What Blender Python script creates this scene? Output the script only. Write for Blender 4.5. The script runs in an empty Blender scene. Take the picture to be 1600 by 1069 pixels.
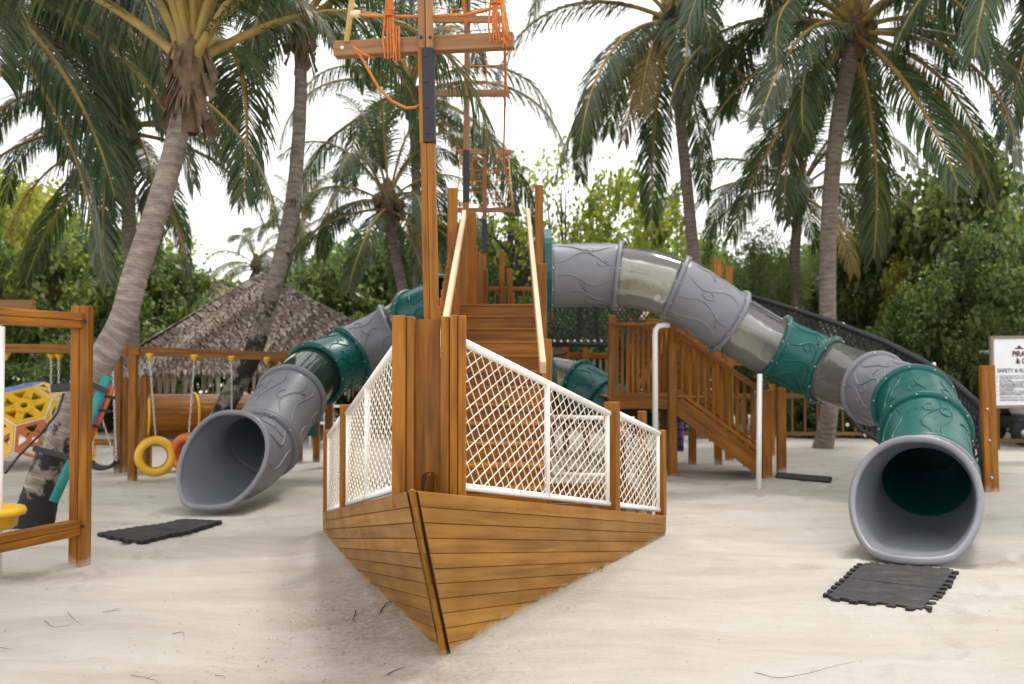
import bpy, bmesh, math, random
import numpy as np
from mathutils import Vector as V, Matrix, Quaternion
random.seed(7); rng = np.random.default_rng(7)
scene = bpy.context.scene; C = scene.collection
R = math.radians; PI = math.pi

# ------------------------------------------------------------------ camera, world, sun
EYE = 1.5; PITCH = math.atan(40.5/1555)
cam = bpy.data.cameras.new('camera'); camo = bpy.data.objects.new('camera', cam); C.objects.link(camo)
camo.location = (0, 0, EYE); camo.rotation_euler = (PI/2+PITCH, 0, 0)
cam.lens = 35; cam.sensor_width = 36; cam.clip_end = 2000
cam.dof.use_dof = True; cam.dof.focus_distance = 5.6; cam.dof.aperture_fstop = 2.6
scene.camera = camo
w = bpy.data.worlds.new('World'); scene.world = w; w.use_nodes = True
nt = w.node_tree; nt.nodes.clear()
sky = nt.nodes.new('ShaderNodeTexSky'); sky.sky_type = 'NISHITA'; sky.sun_disc = False
sky.sun_elevation = R(62); sky.sun_rotation = R(35)
b1 = nt.nodes.new('ShaderNodeBackground'); b1.inputs[1].default_value = .10
nt.links.new(sky.outputs[0], b1.inputs[0])
# bright overcast cloud sheet with a few thinner places
tc = nt.nodes.new('ShaderNodeTexCoord'); mp = nt.nodes.new('ShaderNodeMapping'); mp.inputs['Scale'].default_value = (1, 1, 2.4)
nz = nt.nodes.new('ShaderNodeTexNoise'); nz.inputs['Scale'].default_value = 2.6; nz.inputs['Detail'].default_value = 6
cr = nt.nodes.new('ShaderNodeValToRGB'); cr.color_ramp.elements[0].position = .30; cr.color_ramp.elements[0].color = (.86, .86, .86, 1)
cr.color_ramp.elements[1].position = .52; cr.color_ramp.elements[1].color = (1, 1, 1, 1)
nt.links.new(tc.outputs['Generated'], mp.inputs[0]); nt.links.new(mp.outputs[0], nz.inputs[0]); nt.links.new(nz.outputs[0], cr.inputs[0])
b2 = nt.nodes.new('ShaderNodeBackground'); b2.inputs[0].default_value = (1.0, .99, .975, 1); b2.inputs[1].default_value = 1.15
mx = nt.nodes.new('ShaderNodeMixShader'); out = nt.nodes.new('ShaderNodeOutputWorld')
nt.links.new(cr.outputs[0], mx.inputs[0]); nt.links.new(b1.outputs[0], mx.inputs[1]); nt.links.new(b2.outputs[0], mx.inputs[2]); nt.links.new(mx.outputs[0], out.inputs[0])
sl = bpy.data.lights.new('sun', 'SUN'); sl.energy = 1.5; sl.angle = R(12); sl.color = (1, .95, .88)
so = bpy.data.objects.new('sun', sl); C.objects.link(so)
sd = V((math.sin(R(35))*math.cos(R(62)), math.cos(R(35))*math.cos(R(62)), math.sin(R(62))))
so.rotation_euler = sd.to_track_quat('Z', 'Y').to_euler(); so.location = (0, 0, 20)
scene.view_settings.view_transform = 'Standard'; scene.view_settings.look = 'None'
scene.view_settings.exposure = 0.76; scene.view_settings.gamma = 1
scene.cycles.use_denoising = True; scene.cycles.max_bounces = 8; scene.cycles.transparent_max_bounces = 16
scene.cycles.diffuse_bounces = 3; scene.cycles.glossy_bounces = 3; scene.cycles.transmission_bounces = 6
scene.cycles.caustics_reflective = False; scene.cycles.caustics_refractive = False
scene.cycles.sample_clamp_indirect = 6

# ------------------------------------------------------------------ helpers
ca, sa = math.cos(PITCH), math.sin(PITCH)
def P(px, py, Y):                      # photograph pixel + depth -> place in the world
    u = (px-800)/1555; v = (534.5-py)/1555
    d = V((u, ca-v*sa, sa+v*ca)); return V((0, 0, EYE)) + d*(Y/d.y)
def G(px, py, z=0.0):                  # photograph pixel on the ground
    u = (px-800)/1555; v = (534.5-py)/1555
    d = V((u, ca-v*sa, sa+v*ca)); return V((0, 0, EYE)) + d*((z-EYE)/d.z)
WL = {}
def tag(o, label=None, cat=None, group=None, kind=None):
    if label: o['label'] = label
    if cat: o['category'] = cat
    if group: o['group'] = group
    if kind: o['kind'] = kind
    return o
def thing(name, label, cat, loc=(0, 0, 0), group=None, parent=None):
    o = bpy.data.objects.new(name, None); C.objects.link(o); o.empty_display_size = .1
    o.location = loc; WL[o.name] = V(loc)
    if parent: o.parent = parent; o.location = V(loc)-WL[parent.name]
    if label: tag(o, label, cat, group)
    return o
def sub(name, loc, parent, label=None):
    o = thing(name, None, None, loc, None, parent)
    if label: o['label'] = label
    return o
class MB:
    def __init__(s): s.v = []; s.f = []; s.uv = []; s.m = []; s.sm = []
    def face(s, idx, uv=None, m=0, smooth=False):
        s.f.append(tuple(idx)); s.uv.append(uv or [(0, 0)]*len(idx)); s.m.append(m); s.sm.append(smooth)
    def beam(s, p, q, w, h, up=(0, 0, 1), ch=.005, m=0):
        p, q = V(p), V(q); d = q-p; L = d.length; d = d/L
        up = V(up)
        if abs(d.dot(up)) > .98: up = V((0, 1, 0))
        x = d.cross(up).normalized(); y = x.cross(d).normalized()
        ch = min(ch, w*.3, h*.3); a, b = w/2, h/2
        sec = [(a-ch, -b), (a, -b+ch), (a, b-ch), (a-ch, b), (-a+ch, b), (-a, b-ch), (-a, -b+ch), (-a+ch, -b)]
        u0, v0 = random.uniform(0, 30), random.uniform(0, 30)
        per = [0]
        for k in range(8):
            n = sec[(k+1) % 8]; c = sec[k]; per.append(per[-1]+math.hypot(n[0]-c[0], n[1]-c[1]))
        base = len(s.v)
        for t, sc in ((0, ch), (ch, 0), (L-ch, 0), (L, ch)):
            for (cx, cy) in sec:
                fx = cx-math.copysign(sc, cx); fy = cy-math.copysign(sc, cy)
                s.v.append(p+d*t+x*fx+y*fy)
        for r, (t0, t1) in enumerate(((0, ch), (ch, L-ch), (L-ch, L))):
            for k in range(8):
                k2 = (k+1) % 8
                s.face([base+8*r+k, base+8*r+k2, base+8*r+8+k2, base+8*r+8+k],
                       [(u0+t0, v0+per[k]), (u0+t0, v0+per[k+1]), (u0+t1, v0+per[k+1]), (u0+t1, v0+per[k])], m)
        s.face([base+k for k in range(7, -1, -1)], [(u0+sec[k][0]*.2, v0+sec[k][1]) for k in range(7, -1, -1)], m)
        s.face([base+24+k for k in range(8)], [(u0+sec[k][0]*.2, v0+sec[k][1]) for k in range(8)], m)
        return s
    def tube(s, pts, r, n=8, closed=False, m=0, caps=True, uvs=1.0, smooth=True):
        pts = [V(a) for a in pts]; N = len(pts)
        rr = r if isinstance(r, (list, tuple)) else [r]*N
        base = len(s.v); ref = None; dist = 0
        for i, p in enumerate(pts):
            if closed: t = pts[(i+1) % N]-pts[i-1]
            else: t = pts[min(i+1, N-1)]-pts[max(i-1, 0)]
            t.normalize()
            if ref is None: ref = t.orthogonal().normalized()
            ref = (ref-t*ref.dot(t)).normalized(); b = t.cross(ref)
            for k in range(n):
                a = 2*PI*k/n; s.v.append(p+(ref*math.cos(a)+b*math.sin(a))*rr[i])
        segs = N if closed else N-1
        for i in range(segs):
            j = (i+1) % N; d1 = dist+(pts[j]-pts[i]).length
            for k in range(n):
                k2 = (k+1) % n
                s.face([base+i*n+k, base+i*n+k2, base+j*n+k2, base+j*n+k],
                       [(dist*uvs, k/n), (dist*uvs, (k+1)/n), (d1*uvs, (k+1)/n), (d1*uvs, k/n)], m, smooth)
            dist = d1
        if caps and not closed:
            s.face([base+k for k in range(n-1, -1, -1)], None, m); s.face([base+(N-1)*n+k for k in range(n)], None, m)
        return s
    def box(s, c, sx, sy, sz, ch=.01, m=0):
        c = V(c); return s.beam(c-V((sx/2, 0, 0)), c+V((sx/2, 0, 0)), sy, sz, ch=ch, m=m)
    def ball(s, c, r, n=8, sq=(1, 1, 1), m=0):
        c = V(c); base = len(s.v); H = n//2+1
        for i in range(H):
            a = PI*i/(H-1)
            for k in range(n):
                b = 2*PI*k/n; s.v.append(c+V((math.sin(a)*math.cos(b)*r*sq[0], math.sin(a)*math.sin(b)*r*sq[1], math.cos(a)*r*sq[2])))
        for i in range(H-1):
            for k in range(n):
                k2 = (k+1) % n; s.face([base+i*n+k, base+(i+1)*n+k, base+(i+1)*n+k2, base+i*n+k2], None, m, True)
        return s
    def lathe(s, c, prof, n=24, axis=V((0, 0, 1)), m=0, closed=False):
        c = V(c); q = V((0, 0, 1)).rotation_difference(V(axis)); base = len(s.v)
        for (r, z) in prof:
            for k in range(n):
                a = 2*PI*k/n; s.v.append(c+q @ V((r*math.cos(a), r*math.sin(a), z)))
        M_ = len(prof)
        for i in range(M_ if closed else M_-1):
            j = (i+1) % M_
            for k in range(n):
                k2 = (k+1) % n; s.face([base+i*n+k, base+i*n+k2, base+j*n+k2, base+j*n+k], [(i/M_, k/n), (i/M_, (k+1)/n), ((i+1)/M_, (k+1)/n), ((i+1)/M_, k/n)], m, True)
        return s
    def mesh(s, name, mats, c=V((0, 0, 0))):
        me = bpy.data.meshes.new(name); me.from_pydata([tuple(a-c) for a in s.v], [], s.f)
        uvl = me.uv_layers.new(name='UVMap'); flat = [x for f in s.uv for p in f for x in p]
        uvl.data.foreach_set('uv', flat)
        me.polygons.foreach_set('material_index', s.m); me.polygons.foreach_set('use_smooth', s.sm)
        for mt in (mats if isinstance(mats, (list, tuple)) else [mats]): me.materials.append(mt)
        me.update(); return me
    def build(s, name, mats, parent=None, label=None, kind=None):
        A = np.array([tuple(a) for a in s.v]); lo, hi = A.min(0), A.max(0)
        c = V(((lo[0]+hi[0])/2, (lo[1]+hi[1])/2, lo[2]))
        o = bpy.data.objects.new(name, s.mesh(name, mats, c)); C.objects.link(o); WL[o.name] = c
        o.location = c-(WL[parent.name] if parent else V((0, 0, 0)))
        if parent: o.parent = parent
        if label: o['label'] = label
        if kind: o['kind'] = kind
        return o
def bm1(p, q, w, h, up=(0, 0, 1), ch=.005): return MB().beam(p, q, w, h, up, ch)

# ------------------------------------------------------------------ materials
class NT:
    def __init__(s, name):
        s.m = bpy.data.materials.new(name); s.m.use_nodes = True; s.t = s.m.node_tree; s.b = s.t.nodes['Principled BSDF']; s.o = s.t.nodes['Material Output']
    def n(s, typ, **kw):
        nd = s.t.nodes.new('ShaderNode'+typ)
        for k, v in kw.items():
            if k in nd.inputs.keys(): nd.inputs[k].default_value = v
            else: setattr(nd, k, v)
        return nd
    def l(s, a, b): s.t.links.new(a, b)
    def ramp(s, src, stops):
        r = s.n('ValToRGB'); e = r.color_ramp.elements
        while len(e) < len(stops): e.new(.5)
        for k, (p, c) in enumerate(stops): e[k].position = p; e[k].color = (*c, 1)
        s.l(src, r.inputs[0]); return r.outputs[0]
    def mix(s, f, a, b, bt='MIX'):
        m = s.n('MixRGB', blend_type=bt)
        for sock, v in ((m.inputs[0], f), (m.inputs[1], a), (m.inputs[2], b)):
            if hasattr(v, 'links') or hasattr(v, 'is_linked'): s.l(v, sock)
            elif isinstance(v, (int, float)): sock.default_value = v
            else: sock.default_value = (*v, 1)
        return m.outputs[0]
    def bump(s, h, st=.3, d=.01):
        b = s.n('Bump', Strength=st, Distance=d); s.l(h, b.inputs['Height']); s.l(b.outputs[0], s.b.inputs['Normal']); return b
def wood(name, lo, mid, hi, rough=.42, gs=1.0, coat=.15):
    t = NT(name); uv = t.n('UVMap'); mp = t.n('Mapping'); mp.inputs['Scale'].default_value = (1.6*gs, 26*gs, 1)
    t.l(uv.outputs[0], mp.inputs[0])
    oi = t.n('ObjectInfo'); ad = t.n('VectorMath', operation='ADD'); cb = t.n('CombineXYZ')
    ml = t.n('Math', operation='MULTIPLY'); ml.inputs[1].default_value = 37; t.l(oi.outputs['Random'], ml.inputs[0])
    t.l(ml.outputs[0], cb.inputs[0]); t.l(ml.outputs[0], cb.inputs[2]); t.l(mp.outputs[0], ad.inputs[0]); t.l(cb.outputs[0], ad.inputs[1])
    n1 = t.n('TexNoise', Scale=1.0, Detail=5.0, Distortion=.6); t.l(ad.outputs[0], n1.inputs[0])
    mp2 = t.n('Mapping'); mp2.inputs['Scale'].default_value = (.9, 3.2, 1); t.l(uv.outputs[0], mp2.inputs[0])
    ad2 = t.n('VectorMath', operation='ADD'); t.l(mp2.outputs[0], ad2.inputs[0]); t.l(cb.outputs[0], ad2.inputs[1])
    n2 = t.n('TexNoise', Scale=1.3, Detail=4.0, Distortion=1.5); t.l(ad2.outputs[0], n2.inputs[0])
    col = t.ramp(n1.outputs[0], [(.3, lo), (.5, mid), (.72, hi)])
    col = t.mix(t.ramp(n2.outputs[0], [(.35, (0, 0, 0)), (.7, (.4, .4, .4))]), col, lo)
    # board to board difference
    rv = t.n('MapRange'); rv.inputs[3].default_value = .78; rv.inputs[4].default_value = 1.18; t.l(oi.outputs['Random'], rv.inputs[0])
    hs = t.n('HueSaturation'); t.l(rv.outputs[0], hs.inputs['Value']); t.l(col, hs.inputs['Color'])
    geo = t.n('NewGeometry'); n3 = t.n('TexNoise', Scale=2.3, Detail=6.0); t.l(geo.outputs['Position'], n3.inputs[0])
    dirt = t.ramp(n3.outputs[0], [(.45, (0, 0, 0)), (.75, (.22, .22, .22))])
    col = t.mix(dirt, hs.outputs[0], (lo[0]*.6, lo[1]*.6, lo[2]*.8)); t.l(col, t.b.inputs['Base Color'])
    rr = t.ramp(n3.outputs[0], [(.3, (rough-.08,)*3), (.7, (rough+.16,)*3)]); t.l(rr, t.b.inputs['Roughness'])
    t.b.inputs['Coat Weight'].default_value = coat*.5; t.b.inputs['Coat Roughness'].default_value = .3; t.b.inputs['Specular IOR Level'].default_value = .28
    t.bump(n1.outputs[0], .25, .004); return t.m
def plain(name, col, rough=.5, noise=.12, scale=6, bump=0, spec=.5, metal=0, bs=60, coat=0):
    t = NT(name); tcn = t.n('NewGeometry'); n1 = t.n('TexNoise', Scale=scale, Detail=5.0); t.l(tcn.outputs['Position'], n1.inputs[0])
    c = t.ramp(n1.outputs[0], [(.3, tuple(x*(1-noise) for x in col)), (.7, tuple(min(1, x*(1+noise)) for x in col))]); t.l(c, t.b.inputs['Base Color'])
    r = t.ramp(n1.outputs[0], [(.3, (rough*.85,)*3), (.7, (min(1, rough*1.2),)*3)]); t.l(r, t.b.inputs['Roughness'])
    t.b.inputs['Metallic'].default_value = metal; t.b.inputs['Specular IOR Level'].default_value = spec; t.b.inputs['Coat Weight'].default_value = coat
    if bump:
        n2 = t.n('TexNoise', Scale=bs, Detail=4.0); t.l(tcn.outputs['Position'], n2.inputs[0]); t.bump(n2.outputs[0], bump, .01)
    return t.m
M = {}
M['wood'] = wood('varnished_timber', (.135, .044, .002), (.275, .100, .004), (.39, .158, .009))
M['hull'] = wood('weathered_hull_timber', (.185, .076, .008), (.295, .134, .014), (.38, .185, .026), rough=.48, gs=.6, coat=.03)
M['beamold'] = wood('dark_timber', (.10, .05, .018), (.17, .085, .035), (.24, .13, .06), rough=.6, coat=0)
M['mastold'] = wood('sun_bleached_timber', (.20, .095, .04), (.28, .14, .065), (.34, .19, .1), rough=.55, coat=0)
M['pale'] = wood('pale_timber', (.55, .38, .22), (.66, .48, .30), (.74, .57, .39), rough=.45)
M['white'] = plain('white_powder_coat', (.80, .79, .77), .38, .04, 9)
M['net'] = plain('white_netting', (.78, .72, .62), .6, .08, 20)
M['black'] = plain('black_plastic', (.018, .018, .022), .55, .2, 20, .1)
M['rubber'] = plain('black_rubber', (.012, .012, .014), .8, .35, 9, .5, bs=160)
M['navy'] = plain('dark_navy_sleeve', (.010, .011, .020), .55, .15, 14)
M['steel'] = plain('galvanised_steel', (.5, .5, .5), .35, .1, 9, metal=1)
M['dot'] = plain('nail_head', (.04, .025, .012), .6)
M['yellow'] = plain('yellow_plastic', (.68, .39, .015), .38, .08, 8)
M['orange'] = plain('orange_plastic', (.52, .125, .02), .4, .1, 8)
M['blue'] = plain('blue_plastic', (.10, .22, .55), .4, .1, 8)
M['purple'] = plain('purple_foam', (.20, .10, .42), .6)
M['aqua'] = plain('aqua_foam', (.012, .22, .20), .55, .08)
M['rope'] = plain('orange_rope', (.50, .15, .03), .75, .18, 40, .3, bs=300)
M['yrope'] = plain('yellow_rope', (.58, .40, .12), .75, .15, 40, .3, bs=300)
M['cream'] = plain('cream_plastic', (.62, .52, .32), .5)
M['stone'] = plain('grey_stone', (.34, .30, .25), .9, .3, 8, .6, bs=30)
M['signwhite'] = plain('sign_white', (.74, .76, .80), .35, .03)
M['signframe'] = plain('grey_driftwood', (.24, .20, .16), .8, .15, 30)
M['ink'] = plain('sign_ink', (.09, .08, .09), .6)
M['inkred'] = plain('sign_maroon_ink', (.10, .012, .03), .6)
M['twig'] = plain('dry_twig', (.10, .07, .045), .9)
M['litter'] = plain('dry_litter', (.22, .165, .11), .9, .5, 30)
M['glassdark'] = plain('dark_seat_vinyl', (.03, .03, .035), .4)
def dusty(m, amt, zlim=None):
    nt_ = m.node_tree; b = nt_.nodes['Principled BSDF']; src = b.inputs['Base Color'].links[0].from_socket
    g = nt_.nodes.new('ShaderNodeNewGeometry'); n = nt_.nodes.new('ShaderNodeTexNoise'); n.inputs['Scale'].default_value = 7; n.inputs['Detail'].default_value = 9; n.inputs['Roughness'].default_value = .7; nt_.links.new(g.outputs['Position'], n.inputs[0]); fac = n.outputs[0]
    if zlim:
        sx = nt_.nodes.new('ShaderNodeSeparateXYZ'); nt_.links.new(g.outputs['Position'], sx.inputs[0]); mr = nt_.nodes.new('ShaderNodeMapRange'); mr.inputs[1].default_value = 0; mr.inputs[2].default_value = zlim; mr.inputs[3].default_value = .22; mr.inputs[4].default_value = -.4; nt_.links.new(sx.outputs[2], mr.inputs[0])
        ad = nt_.nodes.new('ShaderNodeMath'); ad.operation = 'ADD'; nt_.links.new(fac, ad.inputs[0]); nt_.links.new(mr.outputs[0], ad.inputs[1]); fac = ad.outputs[0]
    cr_ = nt_.nodes.new('ShaderNodeValToRGB'); cr_.color_ramp.elements[0].position = .50; cr_.color_ramp.elements[1].position = .78; cr_.color_ramp.elements[1].color = (amt, amt, amt, 1); nt_.links.new(fac, cr_.inputs[0])
    mx_ = nt_.nodes.new('ShaderNodeMixRGB'); nt_.links.new(cr_.outputs[0], mx_.inputs[0]); nt_.links.new(src, mx_.inputs[1]); mx_.inputs[2].default_value = (.55, .50, .43, 1); nt_.links.new(mx_.outputs[0], b.inputs['Base Color'])
dusty(M['rubber'], .10); dusty(M['wood'], .6, .22); dusty(M['hull'], .5, .12); dusty(M['white'], .25, .3)
def plastic(name, col, rough=.36, dust=.35):
    t = NT(name); g = t.n('NewGeometry'); n1 = t.n('TexNoise', Scale=2.2, Detail=6.0, Roughness=.65); t.l(g.outputs['Position'], n1.inputs[0])
    c = t.ramp(n1.outputs[0], [(.3, tuple(x*.88 for x in col)), (.7, tuple(min(1, x*1.06) for x in col))])
    n2 = t.n('TexNoise', Scale=9.0, Detail=8.0, Roughness=.7); t.l(g.outputs['Position'], n2.inputs[0])
    c = t.mix(t.ramp(n2.outputs[0], [(.55, (0, 0, 0)), (.85, (dust, dust, dust))]), c, (.42, .38, .32)); t.l(c, t.b.inputs['Base Color'])
    r = t.ramp(n2.outputs[0], [(.3, (rough-.06,)*3), (.75, (rough+.2,)*3)]); t.l(r, t.b.inputs['Roughness'])
    n4 = t.n('TexNoise', Scale=220.0, Detail=2.0); t.l(g.outputs['Position'], n4.inputs[0]); t.bump(n4.outputs[0], .05, .002)
    tl = t.n('BsdfTranslucent'); tl.inputs[0].default_value = (*[min(1, x*1.6) for x in col], 1); ms = t.n('MixShader'); ms.inputs[0].default_value = .20; t.l(t.b.outputs[0], ms.inputs[1]); t.l(tl.outputs[0], ms.inputs[2]); t.l(ms.outputs[0], t.o.inputs[0])
    return t.m
M['grey'] = plastic('grey_slide_plastic', (.235, .243, .275), .36, .2)
M['teal'] = plastic('teal_slide_plastic', (.001, .11, .098), .3, .10)
def clearmat(name, tint, haze):
    t = NT(name); tr = t.n('BsdfTransparent'); tr.inputs[0].default_value = (*tint, 1)
    gl = t.n('BsdfGlossy', Roughness=.10); df = t.n('BsdfDiffuse'); df.inputs[0].default_value = (*haze, 1)
    tl = t.n('BsdfTranslucent'); tl.inputs[0].default_value = (*haze, 1)
    g = t.n('NewGeometry'); n1 = t.n('TexNoise', Scale=1.6, Detail=5.0, Roughness=.5); t.l(g.outputs['Position'], n1.inputs[0])
    f = t.ramp(n1.outputs[0], [(.3, (.16,)*3), (.7, (.26,)*3)])
    dt = t.n('MixShader'); dt.inputs[0].default_value = .6; t.l(df.outputs[0], dt.inputs[1]); t.l(tl.outputs[0], dt.inputs[2])
    m1 = t.n('MixShader'); t.l(f, m1.inputs[0]); t.l(tr.outputs[0], m1.inputs[1]); t.l(dt.outputs[0], m1.inputs[2])
    fr = t.n('Fresnel', IOR=1.7); m2 = t.n('MixShader'); t.l(fr.outputs[0], m2.inputs[0]); t.l(m1.outputs[0], m2.inputs[1]); t.l(gl.outputs[0], m2.inputs[2])
    n2 = t.n('TexNoise', Scale=2.5, Detail=2.0); t.l(g.outputs['Position'], n2.inputs[0]); bp = t.n('Bump', Strength=.25, Distance=.02); t.l(n2.outputs[0], bp.inputs['Height'])
    t.l(bp.outputs[0], gl.inputs['Normal']); t.l(m2.outputs[0], t.o.inputs[0]); return t.m
M['clear'] = clearmat('dusty_clear_acrylic', (.985, .985, .97), (.97, .96, .92))
M['cleargreen'] = clearmat('green_tinted_acrylic', (.45, .70, .60), (.12, .30, .22))
def leafmat(name, c0, c1, c2, trans=.4, rough=.42):
    t = NT(name); g = t.n('NewGeometry'); oi = t.n('ObjectInfo')
    ri = t.ramp(g.outputs['Random Per Island'], [(0, c0), (.5, c1), (1, c2)])
    n1 = t.n('TexNoise', Scale=.55, Detail=3.0); t.l(g.outputs['Position'], n1.inputs[0])
    v = t.ramp(n1.outputs[0], [(.3, (.75,)*3), (.7, (1.2,)*3)]); c = t.mix(1.0, ri, v, 'MULTIPLY')
    hs = t.n('HueSaturation'); mr = t.n('MapRange'); mr.inputs[3].default_value = .475; mr.inputs[4].default_value = .512
    t.l(oi.outputs['Random'], mr.inputs[0]); t.l(mr.outputs[0], hs.inputs['Hue']); t.l(c, hs.inputs['Color'])
    t.l(hs.outputs[0], t.b.inputs['Base Color']); t.b.inputs['Roughness'].default_value = rough
    tl = t.n('BsdfTranslucent'); h2 = t.n('HueSaturation', Value=1.7, Saturation=1.1); t.l(hs.outputs[0], h2.inputs['Color']); t.l(h2.outputs[0], tl.inputs[0])
    m = t.n('MixShader'); m.inputs[0].default_value = trans; t.l(t.b.outputs[0], m.inputs[1]); t.l(tl.outputs[0], m.inputs[2]); t.l(m.outputs[0], t.o.inputs[0])
    return t.m
M['frond'] = leafmat('palm_leaflets', (.016, .034, .013), (.036, .066, .022), (.09, .122, .035), .30, .36)
M['fronddry'] = leafmat('yellowing_palm_leaflets', (.12, .11, .03), (.20, .15, .035), (.30, .17, .04), .4, .5)
M['leafA'] = leafmat('broad_green_leaves', (.045, .075, .022), (.095, .145, .04), (.19, .235, .07), .5)
M['leafB'] = leafmat('yellow_green_leaves', (.12, .16, .03), (.20, .245, .045), (.32, .33, .06), .55)
M['leafC'] = leafmat('dark_green_leaves', (.038, .070, .020), (.085, .135, .038), (.15, .20, .06), .52)
M['leafD'] = leafmat('feathery_grey_green_leaves', (.08, .115, .04), (.125, .165, .055), (.18, .215, .075), .45, .6)
M['rachis'] = plain('palm_midrib', (.27, .185, .045), .5, .35, 3)
def bark(name, a, b, c, ringed=True, char=False):
    t = NT(name); uv = t.n('UVMap'); mp = t.n('Mapping'); mp.inputs['Scale'].default_value = (13, 3.5, 1) if ringed else (2, 14, 1); t.l(uv.outputs[0], mp.inputs[0])
    n1 = t.n('TexNoise', Scale=1.2, Detail=6.0, Roughness=.65); t.l(mp.outputs[0], n1.inputs[0])
    g = t.n('NewGeometry'); n2 = t.n('TexNoise', Scale=3.5, Detail=6.0); t.l(g.outputs['Position'], n2.inputs[0])
    col = t.ramp(n1.outputs[0], [(.3, a), (.52, b), (.75, c)])
    col = t.mix(t.ramp(n2.outputs[0], [(.4, (0, 0, 0)), (.75, (.6,)*3)]), col, a)
    if ringed:
        wv = t.n('TexWave', Scale=3.1, Distortion=5.0); wv.bands_direction = 'X'; wv.inputs['Detail'].default_value = 3; t.l(uv.outputs[0], wv.inputs[0])
        col = t.mix(t.ramp(wv.outputs[1], [(.0, (.30,)*3), (.08, (0, 0, 0))]), col, (a[0]*.45, a[1]*.45, a[2]*.45))
        col = t.mix(t.ramp(wv.outputs[1], [(.90, (0, 0, 0)), (.98, (.22,)*3)]), col, (c[0]*1.25, c[1]*1.22, c[2]*1.18))
    if char:
        n3 = t.n('TexNoise', Scale=2.8, Detail=7.0, Roughness=.7); t.l(g.outputs['Position'], n3.inputs[0])
        sx = t.n('SeparateXYZ'); t.l(g.outputs['Position'], sx.inputs[0])
        mr = t.n('MapRange'); mr.inputs[1].default_value = char[0]; mr.inputs[2].default_value = char[1]; mr.inputs[3].default_value = char[2]; mr.inputs[4].default_value = -.12; t.l(sx.outputs[2], mr.inputs[0])
        ad = t.n('Math', operation='ADD'); t.l(n3.outputs[0], ad.inputs[0]); t.l(mr.outputs[0], ad.inputs[1])
        col = t.mix(t.ramp(ad.outputs[0], [(.56, (0, 0, 0)), (.62, (1, 1, 1))]), col, (.014, .013, .013))
    t.l(col, t.b.inputs['Base Color']); t.b.inputs['Roughness'].default_value = .9; t.bump(n1.outputs[0], .6, .015); return t.m
M['palm'] = bark('ringed_palm_bark', (.10, .08, .062), (.19, .155, .125), (.31, .27, .225))
M['palmchar'] = bark('scorched_palm_bark', (.13, .10, .08), (.25, .21, .175), (.40, .35, .30), char=(-.1, 2.0, .22))
M['palmdark'] = bark('blackened_palm_bark', (.09, .075, .065), (.20, .17, .14), (.34, .29, .25), char=(.2, 5.2, .19))
M['bark'] = bark('grey_branch_bark', (.05, .045, .04), (.10, .085, .07), (.16, .14, .115), False)
M['fibre'] = plain('brown_palm_fibre', (.13, .085, .05), .95, .4, 12, .8, bs=50)
M['coconut'] = plain('coconut_husk', (.10, .085, .03), .6, .3, 6)
def thatchmat():
    t = NT('dry_thatch'); g = t.n('NewGeometry'); c = t.ramp(g.outputs['Random Per Island'], [(0, (.11, .08, .06)), (.45, (.225, .175, .14)), (.8, (.33, .275, .225)), (1, (.48, .42, .36))])
    n1 = t.n('TexNoise', Scale=30.0, Detail=4.0); t.l(g.outputs['Position'], n1.inputs[0])
    c = t.mix(1.0, c, t.ramp(n1.outputs[0], [(.3, (.6,)*3), (.7, (1.2,)*3)]), 'MULTIPLY'); t.l(c, t.b.inputs['Base Color']); t.b.inputs['Roughness'].default_value = .95; return t.m
M['thatch'] = thatchmat()
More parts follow.
